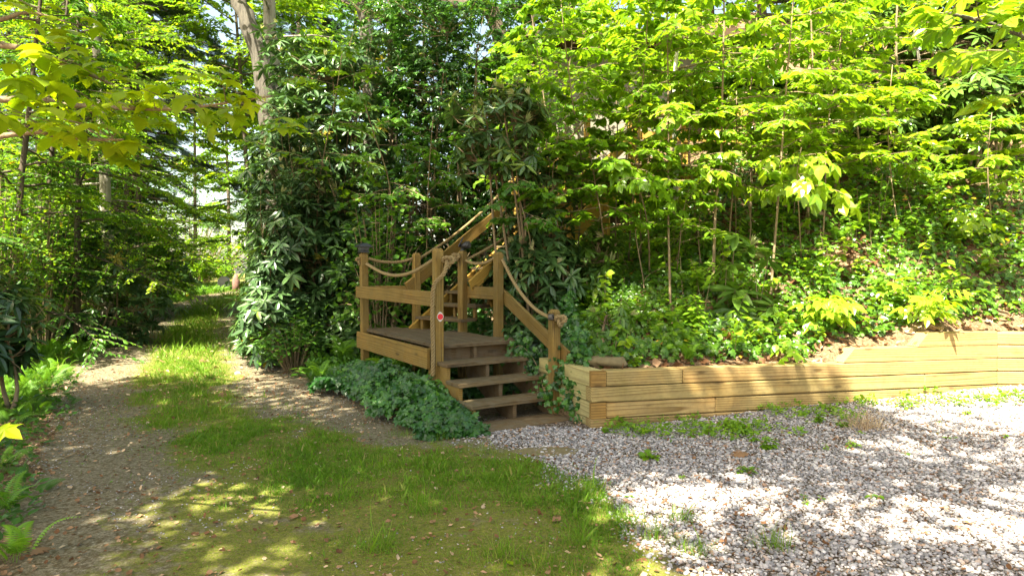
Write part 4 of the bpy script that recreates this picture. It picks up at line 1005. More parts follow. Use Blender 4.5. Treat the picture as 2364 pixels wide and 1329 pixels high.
# ivy mound left of the steps and under the landing
def mound(x,y):
    l=(x-P0[0])*U2[0]+(y-P0[1])*U2[1]; w_=(x-P0[0])*W2[0]+(y-P0[1])*W2[1]
    nn=fbm(x,y,.35,91)-.5; m=np.exp(-((w_+.22+.35*nn)/(.40+.3*nn))**2)*sst(-1.3+.5*nn,-.7,l)*sst(2.7,1.2,l); return m,l,w_
def iv_k(x,y):
    m,l,w_=mound(x,y); return ((m>.30)|((w_>-.03)&(l>.3)&(l<2.3)))&((w_<-.03)|((l>.3)&(l<2.3)&(w_<1.1)&(m>-1)))
o=ivy_on(26000,-2.8,.2,5.3,9.0,iv_k,lambda x,y:surf_z(x,y)+.24*mound(x,y)[0]*sst(-1.2,.0,mound(x,y)[1])*(.4+1.2*fbm(x,y,.22,95)),.075,.12,8,facing=(-.25,-.6,.9),mat='leaf_ivy',name='ivy_patch'); tag(o,'glossy dark green ivy patch left of the steps','ivy',kind='stuff')
# ivy climbing the short post and the right stringer
def climb(label,pts,n,sp,sz,seed,mat='leaf_ivy'):
    rg=np.random.default_rng(seed); P=curve3(pts,60); o=root('climbing_ivy',pts[0],label,'ivy'); mb=MB(); tube(mb,P,.0035,4,cap=False); mb.build('stem',MATS['bark_twig'],o)
    p=P[rg.integers(0,60,n)]+rg.normal(size=(n,3))*sp; nr=np.array([0,-1,.5])+rg.normal(size=(n,3))*.4; d=rg.normal(size=(n,3)); d[:,2]-=.8; d[:,1]*=.3
    L=Leaves(); L.add(T_IVY,p,d,nr,sz*rg.uniform(.6,1.25,n),rg.uniform(.1,.9,n)); L.build('leaves',mat,o); return o
climb('ivy climbing round the foot of the short rope post',[(pRR[0],pRR[1],.0),(pRR[0]-.06,pRR[1]-.08,.2),(pRR[0]+.07,pRR[1]-.07,.42),(pRR[0]+.02,pRR[1]-.02,.55)],70,(.07,.03,.04),.06,1)
climb('ivy trailing over the sloping rail beside the steps',[(*(pRR+U2*.15),.15),(*(pRR+U2*.35+W2*.02),.45),(*(pRR+U2*.6),.6),(*(pRR+U2*.8),.5)],150,(.06,.05,.10),.062,2)
climb('ivy hanging down the green side of the timber wall corner',[(.56,6.25,.58),(.53,6.1,.40),(.55,6.02,.2),(.60,5.9,.03)],130,(.05,.06,.06),.062,3)
climb('pale ivy tendrils growing up the grey house wall',[(3.1,14.05,3.3),(3.2,14.05,4.3),(3.05,14.05,5.2),(3.2,14.05,5.9)],320,(.16,.03,.25),.08,4,'leaf_mid')
# leaf litter
def litter(n,x0,x1,y0,y1,dens,sz,name,label,seed,vr=(0,1)):
    rg=np.random.default_rng(seed); x=rg.uniform(x0,x1,n); y=rg.uniform(y0,y1,n); k=(rg.random(n)<dens(x,y))&seen(x,y,.3); x=x[k];y=y[k]; n=len(x); L=Leaves()
    u=np.array([0,0,1.])+rg.normal(size=(n,3))*.45; e=.05; 
    L.add(T_LITTER,np.stack([x,y,surf_z(x,y)+rg.uniform(.003,.014,n)],1),rand_dirs(n)*[1,1,.3],u,sz*rg.uniform(.5,1.4,n),rg.uniform(*vr,n),wscale=rg.uniform(.6,1.5,n))
    o=L.build(name,'leaf_dead'); return tag(o,label,'leaf litter',kind='stuff')
litter(15000,.65,9,5.8,10.5,lambda x,y:np.where(y<wall_y(x)+.12,0,.85),.085,'leaf_litter','brown dead leaves lying on the bank behind the wall',1)
litter(34000,-6.5,1.0,2.5,9,lambda x,y:np.clip(.22+.9*masks(x,y)[3]-.1*masks(x,y)[0],0,1)*(hill_z(x,y)<ground_z(x,y)+.1),.027,'drive_leaf_litter','small dry leaves scattered on the dirt drive',2,(.1,1))
litter(5000,-9,-.8,7,15,lambda x,y:np.where(hill_z(x,y)>ground_z(x,y),.8,.15*(polydist(x,y,DRIVE)[0]<1.9)),.075,'hedge_leaf_litter','pinkish dry leaves under the rhododendrons by the drive',3,(.4,1))
litter(9000,-.5,6,2.6,7,lambda x,y:.55*masks(x,y)[0]*(y<wall_y(x)-.02)*(fbm(x,y,.5,141)>.42),.026,'gravel_leaf_litter','rusty leaf scraps and needles scattered over the gravel',5,(.0,.55))
# a few single fallen leaves one can point at
for (px,py,s_,mat,lb) in ((545,1070,.05,'leaf_maple','small yellow leaf on the dirt left of the grass strip'),(1690,1055,.12,'leaf_dead','large brown oak leaf lying on the grey gravel'),(1030,1008,.11,'leaf_dead','pale brown oak leaf near the bottom step'),(690,1195,.07,'leaf_dead','curled tan leaf on the mossy ground'),(1000,1205,.05,'leaf_dead','small dry leaf on the bare patch in the grass'),(1275,1210,.07,'leaf_dead','twisted dry leaf at the sunny grass edge'),(1185,1312,.05,'leaf_maple','tiny yellow leaf at the bottom edge of the drive'),(70,1285,.10,'leaf_dead','wide brown leaf beside the bright fern'),(1180,770,.001,'leaf_dead',None),(1985,885,.1,'leaf_dead',None)):
    if not lb: continue
    p=drop(px,py,.012); o=root('fallen_leaf',p,lb,'leaf'); L=Leaves(); L.add(T_OAK if s_>.08 else T_LITTER,[p],rand_dirs(1)*[1,1,.1],[(.1,-.25,1)],s_,.55); L.build('blade',mat,o)
# fallen twigs on the drive
for a_,b_,lb in (((150,1060),(255,1032),'pale broken twig lying across the left wheel track'),((1760,848),(1500,828),'bare straw coloured stem lying behind the wall')):
    p=drop(*a_,.015);q=drop(*b_,.02); o=root('twig',p,lb,'twig'); mb=MB(); tube(mb,curve3([p,(p+q)/2+[0,.03,.02],q],8),[.005]*4+[.003]*4,5); mb.build('stick',MATS['bark_birch' if px<1000 else 'bark_twig'],o,smooth=True)
# ------------------------------------------------------------------ the big rhododendrons and laurels, left and middle
def bush(label,px,Y,py0,py1,wpx,n,leafsz,seed,depth=.8,bx=None,**kw):
    """a bush given by the columns and rows it fills at its distance"""
    b=gp(px,Y); cx_=b[0]; b=b if bx is None else gp(bx,Y); zt=H-(py0-HY)*Y/F; zb=max(b[2],H-(py1-HY)*Y/F); rx=wpx/2*Y/F
    if py1>=640 and py1!=900: zb=b[2]-.40*(zt-b[2]); n=int(n*1.25)
    return rhodo(label,b,(cx_,b[1],(zt+zb)/2),(rx,depth,(zt-zb)/2),int(n*1.7*(1 if 'tm' in kw else .72)) if n>60 else n,leafsz*(1.04 if 'tm' in kw or n<=60 else 1.26),seed=seed,**kw)
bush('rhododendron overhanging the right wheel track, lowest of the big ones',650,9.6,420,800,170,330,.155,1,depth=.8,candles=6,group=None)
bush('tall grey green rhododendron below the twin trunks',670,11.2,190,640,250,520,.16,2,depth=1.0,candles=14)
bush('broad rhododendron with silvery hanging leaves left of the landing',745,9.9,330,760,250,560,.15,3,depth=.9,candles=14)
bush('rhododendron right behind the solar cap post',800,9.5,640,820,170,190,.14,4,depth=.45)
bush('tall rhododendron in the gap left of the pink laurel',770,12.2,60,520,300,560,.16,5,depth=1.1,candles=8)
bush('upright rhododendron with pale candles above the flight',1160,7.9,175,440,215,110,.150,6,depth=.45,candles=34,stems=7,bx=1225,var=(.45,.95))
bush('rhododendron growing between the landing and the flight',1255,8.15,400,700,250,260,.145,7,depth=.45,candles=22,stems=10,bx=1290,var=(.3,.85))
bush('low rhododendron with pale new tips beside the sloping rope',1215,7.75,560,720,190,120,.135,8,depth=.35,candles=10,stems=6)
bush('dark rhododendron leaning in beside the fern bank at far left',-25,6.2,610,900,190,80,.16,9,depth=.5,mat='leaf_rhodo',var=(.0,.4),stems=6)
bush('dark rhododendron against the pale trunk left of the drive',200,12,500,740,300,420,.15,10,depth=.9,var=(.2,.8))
SM=[t_whorl(7,.35,oval(.24,.05,.1,.55)),t_whorl(6,.6,oval(.22,.05,.1,.55)),t_whorl(8,.1,oval(.22,.05,.1,.55))]
kw=dict(mat='leaf_laurel',tm=SM,name='mountain_laurel',odd=.02)
bush('tall mountain laurel with white blossoms above the landing',1060,12.4,-40,420,330,1500,.085,11,depth=1.2,flower=5,**kw)
bush('mountain laurel leaning over from the top middle of the bank',930,13.4,-60,300,280,900,.09,12,depth=1.1,flower=2,**kw)
bush('bright mountain laurel just behind the solar cap post',900,9.5,560,760,210,620,.06,13,depth=.4,**kw)
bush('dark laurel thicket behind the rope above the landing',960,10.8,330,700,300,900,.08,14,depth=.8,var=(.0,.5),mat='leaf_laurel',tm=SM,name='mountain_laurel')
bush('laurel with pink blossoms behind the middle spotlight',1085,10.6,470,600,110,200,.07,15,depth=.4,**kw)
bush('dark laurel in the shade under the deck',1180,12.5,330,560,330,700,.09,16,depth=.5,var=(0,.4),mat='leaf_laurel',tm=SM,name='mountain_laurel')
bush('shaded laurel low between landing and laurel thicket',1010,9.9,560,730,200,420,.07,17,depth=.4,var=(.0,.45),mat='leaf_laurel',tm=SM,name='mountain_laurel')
# right bank rhododendrons
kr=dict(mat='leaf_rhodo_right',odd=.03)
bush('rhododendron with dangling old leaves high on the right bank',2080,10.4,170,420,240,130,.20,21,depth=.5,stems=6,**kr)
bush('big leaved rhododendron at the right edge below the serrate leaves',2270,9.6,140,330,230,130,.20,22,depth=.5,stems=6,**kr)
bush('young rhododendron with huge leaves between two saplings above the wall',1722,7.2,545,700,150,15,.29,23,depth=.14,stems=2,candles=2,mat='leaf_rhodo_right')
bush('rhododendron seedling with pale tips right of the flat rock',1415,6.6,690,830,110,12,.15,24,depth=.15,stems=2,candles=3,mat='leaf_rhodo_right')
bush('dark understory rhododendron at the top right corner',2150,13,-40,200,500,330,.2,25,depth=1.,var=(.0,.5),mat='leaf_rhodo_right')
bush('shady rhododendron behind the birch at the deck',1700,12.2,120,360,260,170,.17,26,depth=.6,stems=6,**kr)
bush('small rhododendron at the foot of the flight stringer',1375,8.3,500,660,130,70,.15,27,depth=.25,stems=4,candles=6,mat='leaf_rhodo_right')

# ------------------------------------------------------------------ trees
LF=lambda mat,t_,size,per,**k:dict(mat=mat,t=t_,size=size,per=per,**k)
def trunk_path(px0,py0,Y,pts):
    """pts: photo points up the trunk at the tree's distance"""
    b=gp(px0,Y); return [b-[0,0,.1]]+[at(a,c,Y+dy) for a,c,dy in pts]
# big trunks at the top left
tree('oak_tree','tree','large grey leaning trunk at the top left centre',trunk_path(650,700,13.5,[(628,330,0),(600,140,0),(575,60,0),(545,-60,0),(500,-420,0),(440,-900,.5)]),.24,.11,dict(n=12,t0=.62,t1=.98,L=3.2,rise=.3,droop=.5,twigs=9),LF('leaf_spring',T_OVAL,.13,9),'bark_grey',seed=3,sides=14)
tree('oak_tree','tree','grey sunlit trunk right beside the large leaning one',trunk_path(655,700,14.4,[(645,330,0),(632,150,0),(622,-60,0),(640,-800,0)]),.20,.10,dict(n=12,t0=.6,t1=.98,L=3.0,rise=.3,droop=.5,twigs=9),LF('leaf_spring',T_OVAL,.13,9),'bark_pale',seed=4,sides=12)
tree('oak_tree','tree','trunk behind the rhododendrons topped by a blue sky gap',trunk_path(862,700,14.6,[(856,230,0),(845,60,0),(830,-80,0),(800,-800,0)]),.22,.1,dict(n=12,t0=.55,t1=.98,L=3.0,rise=.3,droop=.4,twigs=9),LF('leaf_spring',T_OVAL,.12,9),'bark_grey',seed=5,sides=12)
tree('oak_tree','tree','dark straight trunk at the top edge left of the laurel blossoms',trunk_path(905,700,16,[(906,200,0),(905,-60,0),(900,-700,0)]),.16,.08,dict(n=8,t0=.5,t1=.98,L=2.6,rise=.3,droop=.4,twigs=8),LF('leaf_mid',T_OVAL,.12,8),'bark_dark',seed=6,sides=10)
tree('oak_tree','tree','big dark limb crossing the top edge above the laurel',trunk_path(1230,400,14.5,[(1150,60,0),(1040,10,0),(950,-60,0),(700,-300,0)]),.20,.12,dict(n=5,t0=.7,t1=.98,L=2.4,rise=.3,droop=.4,twigs=8),LF('leaf_mid',T_OVAL,.12,8),'bark_dark',seed=7,sides=10)
# pale trunk left of the drive and its neighbours
tree('birch_tree','tree','pale straight trunk standing in the ferns left of the drive',trunk_path(252,745,14,[(250,600,0),(245,480,0),(238,300,0),(215,0,0),(205,-300,0)]),.135,.07,dict(n=16,t0=.28,t1=.95,L=2.6,rise=.15,droop=.35,twigs=9),LF('leaf_spring',T_OVAL,.11,8,odd=.01),'bark_pale',seed=8,sides=12)
K=0
def left_tree(label,px,Y,h,r,leaf,spec,bark_='bark_dark',top=None,name='forest_tree',cat='tree',seed=0,group=None):
    b=gp(px,Y); tx=0 if top is None else top
    return tree(name,cat,label,[b-[0,0,.1],b+[tx*.3,0,h*.4],b+[tx*.7,0,h*.75],b+[tx,0,h]],r,r*.25,spec,leaf,bark_,seed=seed,group=group)
HEM=dict(n=54,t0=.05,t1=.99,L=3.6,rise=-.02,droop=.45,twigs=15)
for i,(px,Y,h,lb) in enumerate(((300,31,17,'dark hemlock with blue sky showing through beside the drive end'),(300,19,15,'dark hemlock behind the pale trunk'),(20,34,22,'distant hemlock at the far left edge'),(210,30,20,'distant hemlock between two nearer hemlocks'),(690,30,20,'distant hemlock glimpsed between the large trunks'))):
    left_tree(lb,px,Y,h,.16,LF('leaf_needle',T_NEEDLE,.30 if Y<22 else .42,9,droop=.2,upn=.25,side=.8,var=(.1,.9)),dict(HEM,t0=.22 if px in (300,) else .1),name='hemlock_tree',seed=20+i)
SPR=dict(n=40,t0=.10,t1=.98,L=3.2,rise=.12,droop=.35,twigs=13)
for i,(px,Y,h,mat,lb,sz) in enumerate(((585,17.5,10,'leaf_spring','bright yellow green maple left of the leaning trunk',.14),(270,23,11,'leaf_spring','sunny young maple behind the pale trunk',.15),(120,20,14,'leaf_spring','tall sunlit broadleaf tree far back at the left',.15),(15,15,12,'leaf_spring','yellow lit tree at the left edge behind the maple branch',.12),(320,17,12,'leaf_spring','tall maple above the drive bend lit yellow green',.13),(90,12,7,'leaf_spring','small leaved young tree left of the pale trunk',.09),(110,15,9,'leaf_mid','leafy beech at the left above the dark rhododendron',.12),(180,11.5,6.0,'leaf_spring','beech with a few yellow leaves at the left middle',.10),(20,10,6.5,'leaf_mid','shaded beech with copper leaves at the left edge',.10),(700,19,14,'leaf_spring','sunlit crown showing between trunk and laurel',.16),(980,20,15,'leaf_spring','bright tree crown beyond the laurel at the top',.16),(610,25,9,'leaf_spring','pale sunlit tree over the far end of the drive',.16),(60,30,18,'leaf_spring','tall pale tree far back at the left edge',.22),(450,58,20,'leaf_spring','hazy pale tree at the very end of the drive',.36),(200,46,20,'leaf_mid','tall distant broadleaf tree behind the hemlocks',.26),(530,66,24,'leaf_spring','farthest pale tree behind the grey arched slab',.40),(820,26,20,'leaf_mid','far tree filling the gap above the rhododendrons',.2))):
    left_tree(lb,px,Y,h,.03+.0028*Y,LF(mat,T_OVAL if Y<14 else T_FAR,sz*(.8 if Y<16 else .9),22,odd=.012 if Y<16 else 0,var=(.25,.9)),dict(SPR,L=1.9 if px in (180,20) else 3.2,t0=.3 if px in (180,270,110) else .45 if px in (610,585) else .1),'bark_dark',name='forest_tree',seed=40+i,top=(i%3-1)*.6)
def low_bush(label,px,Y,py0,wpx,n,size,mat,seed,tm=None,depth=.8,var=(.2,.9),name='shrub',odd=0.):
    """leafy shrub: many thin stems fanning from one base, leaves along them"""
    rg=np.random.default_rng(seed); b=gp(px,Y); h=H-(py0-HY)*Y/F-b[2]; rx=wpx/2*Y/F
    o=root(name,b,label,'shrub'); mb=MB(); P=[];D=[]
    for i in range(n):
        a=rg.uniform(0,2*np.pi); rr=rg.random()**.5; e=b+np.array([math.cos(a)*rx*rr,math.sin(a)*depth*rr,h*(1-.45*rr*rr)*rg.uniform(.35,1.0)])
        s=b+np.array([math.cos(a)*.25*rx*rr,math.sin(a)*.2*depth*rr,0]); s[2]=float(surf_z(s[0],s[1]))-.03
        q=curve3([s,s*.45+e*.55+[0,0,.15*h*rr],e],6)
        if i<60: tube(mb,q,np.linspace(.006+.004*h,.002,6),4,cap=False)
        P.append((q[-3],q[-2],q[-1])); D.append(unit(q[-1]-q[-3]+[0,0,-.02]))
    mb.build('stems',MATS['bark_twig'],o,smooth=True); L=Leaves(); leaves_on(L,tm or T_OVAL,P,D,10,size,seed,var=var,odd=odd,heavy=.06*h); L.build('leaves',mat,o); return o
for i,a in enumerate(((('bright green bush where the drive bends away'),395,26,590,120,260,.13,'leaf_spring'),('sunny bush at the far end of the drive',450,40,585,190,320,.2,'leaf_spring'),('shadowed bush beside the far left verge',310,19,590,130,260,.12,'leaf_mid'),('dense shrub behind the ferns at the left',120,14,600,230,320,.09,'leaf_spring'),('dark shrub between the pale trunk and the drive',330,16.5,500,110,240,.10,'leaf_mid'),('dark shrub low at the left edge',-20,9,520,150,180,.09,'leaf_dark'),('thicket under the far left trees',180,17,380,420,560,.12,'leaf_mid'),('shadowed thicket behind the pale trunk',280,30,480,160,360,.18,'leaf_dark'),('pale far bushes beside the arched slab',450,52,520,260,240,.26,'leaf_spring'),('dark shrub at the foot of the big rhododendrons',680,9.0,700,150,130,.07,'leaf_mid'),('tangled dark shrub behind the landing',900,10.3,600,260,260,.07,'leaf_dark'))):
    low_bush(a[0],*a[1:5],a[5],a[6],a[7],60+i)
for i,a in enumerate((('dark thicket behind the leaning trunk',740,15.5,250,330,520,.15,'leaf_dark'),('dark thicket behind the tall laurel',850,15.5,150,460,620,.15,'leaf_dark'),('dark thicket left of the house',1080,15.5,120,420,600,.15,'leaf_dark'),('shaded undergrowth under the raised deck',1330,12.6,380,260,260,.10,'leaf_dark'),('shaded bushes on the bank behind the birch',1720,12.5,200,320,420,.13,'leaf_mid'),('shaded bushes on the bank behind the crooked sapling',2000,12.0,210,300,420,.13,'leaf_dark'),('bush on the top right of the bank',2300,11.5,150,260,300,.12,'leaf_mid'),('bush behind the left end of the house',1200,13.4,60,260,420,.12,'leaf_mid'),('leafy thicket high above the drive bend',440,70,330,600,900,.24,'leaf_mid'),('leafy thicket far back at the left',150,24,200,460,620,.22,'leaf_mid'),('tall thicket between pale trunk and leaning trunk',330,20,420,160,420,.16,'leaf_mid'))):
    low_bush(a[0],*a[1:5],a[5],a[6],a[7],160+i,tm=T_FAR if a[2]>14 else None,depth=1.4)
for i,a in enumerate((('tall leafy shrub with yellow lit tops at the far left edge',-20,9.4,300,210,260,.085,'leaf_spring'),('leafy shrub filling the left middle below the maple boughs',95,11.2,330,230,300,.085,'leaf_mid'),('sunny shrub left of the pale trunk',165,13.4,400,170,220,.09,'leaf_spring'),('loose shrub right of the pale trunk in the ferns',320,17.5,440,150,220,.11,'leaf_spring'),('small leaved shrub high behind the pale trunk',250,19,300,230,300,.13,'leaf_mid'))):
    low_bush(a[0],*a[1:5],a[5],a[6],a[7],185+i,depth=.9,odd=.01)
# shrubs in front of the rhododendrons, middle
low_bush('viburnum with round light green leaves over the landing',880,9.2,420,230,120,.095,'leaf_mid',81,tm=T_HEART,depth=.5,var=(.4,.95))
def arch(label,base,pts,n,L,tw,tm,size,mat,seed,per=7,var=(.3,.9),r=.012,name='sapling',cat='sapling',droop=.35,bark_='bark_twig',upn=.35,odd=0.,t0=.35,az=None):
    path=[base-np.array([0,0,.05])]+[np.asarray(p) for p in pts]
    return tree(name,cat,label,path,r,r*.4,dict(n=n,t0=t0,t1=.99,L=L,rise=.15,droop=.4,twigs=tw,az=az),LF(mat,tm,size,per,var=var,droop=droop,upn=upn,odd=odd),bark_,seed=seed,sides=7,twig_mat='bark_twig')
arch('slender sapling spreading light green leaves over the rhododendrons',gp(900,9.6),[at(905,600,9.5),at(900,430,9.4),at(860,300,9.2),at(830,200,9.2)],16,1.1,6,T_HEART,.095,'leaf_mid',82,var=(.45,1.),t0=.3)
arch('second slender sapling with round leaves above the viburnum',gp(980,9.9),[at(985,560,9.7),at(990,400,9.5),at(1000,270,9.4)],14,.9,6,T_HEART,.09,'leaf_mid',83,var=(.4,.9),t0=.3)
arch('sapling leaning over the rhododendrons below the leaning trunk',gp(720,10.6),[at(730,560,10.2),at(740,400,9.8),at(770,250,9.6),at(790,120,9.6)],16,1.2,6,T_HEART,.10,'leaf_spring',84,var=(.2,.8),t0=.35)
# saplings and young trees in front of the house
arch('dogwood sapling spreading flat sprays over the flight',gp(1330,8.8),[at(1335,560,8.7),at(1345,400,8.5),at(1320,220,8.3),at(1300,60,8.3),at(1290,-60,8.3)],26,1.15,7,T_HEART,.11,'leaf_spring',90,var=(.15,.75),t0=.3)
arch('thin dark stemmed sapling left of the dogwood',gp(1250,9.2),[at(1252,480,9.1),at(1262,300,9.0),at(1240,120,9.0),at(1215,-40,9.)],18,.95,7,T_HEART,.10,'leaf_spring',91,var=(.15,.7),t0=.4)
arch('maple sapling with yellow lit sprays before the house wall',gp(1420,9.4),[at(1422,480,9.3),at(1425,300,9.2),at(1420,120,9.),at(1435,-60,9)],24,1.1,7,T_HEART,.10,'leaf_spring',92,var=(.4,.97),t0=.28)
arch('white barked birch in front of the raised deck',drop(1563,520),[at(1560,400,9.4),at(1556,250,9.3),at(1563,80,9.3),at(1556,-60,9.3)],16,1.3,7,T_OVAL,.11,'leaf_spring',93,var=(.3,.9),r=.045,bark_='bark_birch',name='birch_tree',cat='tree',t0=.45)
arch('thin sapling hugging the left side of the white birch',drop(1548,722),[at(1543,500,8.0),at(1543,300,8.0),at(1541,100,8.0),at(1538,-50,8.)],18,.9,6,T_OVAL,.11,'leaf_spring',94,var=(.3,.9),r=.016,t0=.5)
arch('straight grey sapling right of the young huge leaved rhododendron',drop(1645,682),[at(1652,480,7.9),at(1664,380,7.9),at(1668,200,7.9),at(1672,20,7.9),at(1672,-60,7.9)],22,1.0,6,T_OVAL,.115,'leaf_spring',95,var=(.35,.95),r=.020,t0=.42)
arch('straw coloured sapling leaning right above the wall',drop(1778,692),[at(1792,520,7.7),at(1802,380,7.7),at(1815,200,7.7),at(1828,40,7.7),at(1835,-60,7.7)],20,.95,6,T_OVAL,.12,'leaf_spring',96,var=(.4,.95),r=.016,t0=.42)
arch('short stemmed sapling ending in ivy in the middle of the bank',drop(1865,550),[at(1866,450,8.6),at(1868,330,8.6),at(1875,150,8.6),at(1870,0,8.6)],20,1.0,6,T_OVAL,.12,'leaf_spring',97,var=(.35,.9),r=.022,t0=.42)
arch('crooked grey sapling rising from the ivy at the right',drop(2095,390),[at(2103,300,10.2),at(2080,200,10.2),at(2068,110,10.2),at(2075,-50,10.2)],14,1.1,6,T_OVAL,.13,'leaf_spring',98,var=(.4,.95),r=.032,t0=.5)
arch('pale forked sapling near the right top',drop(2140,330),[at(2130,200,10.8),at(2110,60,10.8),at(2105,-60,10.8)],14,1.1,6,T_OVAL,.13,'leaf_spring',99,var=(.5,.97),r=.03,t0=.5,bark_='bark_pale')
arch('dark stemmed sapling behind the crooked one',drop(1990,420),[at(1980,300,10),at(1960,180,10),at(1970,0,10)],20,1.2,6,T_OVAL,.13,'leaf_spring',100,var=(.3,.9),r=.022,t0=.35)
arch('sapling crossing the birch with broad lit leaves',drop(1480,600),[at(1478,480,8.4),at(1475,300,8.2),at(1490,120,8.2),at(1500,-40,8.2)],22,1.0,6,T_HEART,.115,'leaf_spring',101,var=(.35,.95),r=.012,t0=.5)
arch('sapling with drooping leaves in front of the deck corner',drop(1610,560),[at(1600,440,8.3),at(1590,330,8.2),at(1600,180,8.2)],18,.85,6,T_OVAL,.12,'leaf_spring',102,var=(.5,.97),r=.010,t0=.35,droop=.8)
arch('leafy sapling filling the space above the bank middle',drop(1730,540),[at(1735,400,8.9),at(1730,250,8.9),at(1745,80,8.9),at(1750,-60,8.9)],26,1.15,6,T_OVAL,.125,'leaf_spring',103,var=(.35,.95),r=.018,t0=.3)
arch('leafy sapling at the top right of the bank',drop(1930,480),[at(1925,330,9.3),at(1930,180,9.3),at(1950,20,9.3),at(1950,-60,9.3)],26,1.2,6,T_OVAL,.125,'leaf_spring',104,var=(.45,.97),r=.018,t0=.35)
arch('dogwood sapling right of the tall rhododendron hiding the steps',drop(1400,640),[at(1390,520,8.0),at(1370,400,8.0),at(1350,280,8.0)],22,.8,6,T_HEART,.10,'leaf_spring',108,var=(.2,.7),r=.012,t0=.3)
arch('leafy sapling in front of the upper flight rail',drop(1300,660),[at(1290,540,7.9),at(1275,420,7.9),at(1290,300,7.9)],18,.65,6,T_HEART,.095,'leaf_spring',109,var=(.15,.6),r=.010,t0=.35)
arch('bright sapling before the deck railing',drop(1450,610),[at(1460,470,8.2),at(1470,350,8.2),at(1480,230,8.2)],22,.8,6,T_OVAL,.11,'leaf_spring',110,var=(.35,.95),r=.012,t0=.4)
arch('low spreading sapling under the white birch',drop(1560,640),[at(1570,560,7.9),at(1575,500,7.9),at(1590,440,7.9)],14,.6,5,T_OVAL,.10,'leaf_spring',111,var=(.3,.9),r=.008,t0=.3)
arch('bright broad leaved sapling right of the white birch',drop(1680,600),[at(1690,450,8.3),at(1700,330,8.3),at(1700,210,8.3)],24,.9,6,T_OVAL,.12,'leaf_spring',112,var=(.5,.97),r=.012,t0=.35)
arch('sapling with sunlit leaves above the middle of the ivy bank',drop(1900,570),[at(1905,420,8.4),at(1910,300,8.4),at(1930,180,8.4)],24,.9,6,T_OVAL,.12,'leaf_spring',113,var=(.5,.97),r=.012,t0=.38)
arch('sapling below the toothed leaves at the right',drop(2290,520),[at(2280,380,8.6),at(2290,260,8.6)],18,.7,6,T_OVAL,.12,'leaf_spring',114,var=(.6,.97),r=.010,t0=.3)
arch('sapling spreading before the dark gap at the right',drop(2080,560),[at(2060,430,8.6),at(2050,300,8.6),at(2060,150,8.6)],20,.8,6,T_OVAL,.13,'leaf_spring',115,var=(.5,.97),r=.010,t0=.5)
arch('tall sapling screening the left end of the house wall',gp(1310,10.6),[at(1310,400,10.5),at(1305,250,10.4),at(1320,100,10.4),at(1325,-40,10.4)],26,1.2,7,T_HEART,.11,'leaf_spring',116,var=(.2,.8),r=.016,t0=.5)
arch('sapling screening the eaves of the house',gp(1440,10.9),[at(1445,400,10.9),at(1450,250,10.8),at(1455,100,10.8),at(1450,-40,10.8)],26,1.2,7,T_OVAL,.12,'leaf_spring',117,var=(.3,.9),r=.016,t0=.62)
arch('sapling with round leaves masking the brown rope post of the flight',drop(1235,690),[at(1225,560,7.6),at(1200,460,7.6),at(1190,370,7.6)],14,.5,6,T_HEART,.085,'leaf_mid',118,var=(.3,.8),r=.009,t0=.45)
arch('hickory sapling with big drooping leaves over the bank',drop(1850,600),[at(1845,500,7.6),at(1840,410,7.5),at(1850,340,7.3)],7,.55,2,T_HICK2,.26,'leaf_spring',105,per=3,var=(.7,1),r=.009,t0=.55,droop=.5)
arch('young buckeye holding big leaves before the flight stringer',drop(1500,640),[at(1495,520,8.0),at(1470,420,7.9),at(1440,370,7.9)],8,.7,3,T_HICK2,.24,'leaf_spring',106,per=3,var=(.3,.7),r=.012,t0=.5,droop=.4)
# tree just out of frame on the right with large toothed leaves
arch('chestnut branch with large bright leaves at the right edge',gp(2520,7.0),[at(2500,600,6.9),at(2440,300,6.8),at(2400,120,6.8),at(2300,60,6.6),at(2180,30,6.6)],16,1.0,5,oval(.22,.04,.12,.6),.22,'leaf_spring',107,per=5,var=(.55,.97),r=.04,t0=.45,bark_='bark_grey',name='chestnut_tree',cat='tree')
# wood above the bank
for i,(px,Y,h,mat,lb) in enumerate(((1320,17,9,'leaf_mid','shaded tree behind the house at its left end'),(1760,15.5,7,'leaf_spring','sunlit tree uphill right of the house'),(1950,15,7,'leaf_spring','sunlit tree on the bank top centre right'),(2150,14.5,6,'leaf_mid','green tree on top of the bank near the right edge'),(2330,13.5,6,'leaf_spring','bright tree at the top right corner'),(1230,15.5,8,'leaf_mid','tree leaning over the left corner of the house roof'),(1880,18,9,'leaf_dark','dark tree behind the bank top'),(2240,18,9,'leaf_dark','dark tree behind the bank near the corner'),(1640,18,9,'leaf_mid','tree behind the house roof'),(2060,20,10,'leaf_mid','tall tree at the back of the bank'),(2420,17,9,'leaf_mid','tree beyond the right edge of the bank'))):
    left_tree(lb,px,Y,h,.10,LF(mat,T_OVAL if Y<15.6 else T_FAR,.16,15,var=(.25,.9)),dict(n=34,t0=.05,t1=.98,L=2.6,rise=.1,droop=.3,twigs=12),'bark_dark',seed=120+i,name='bank_tree')
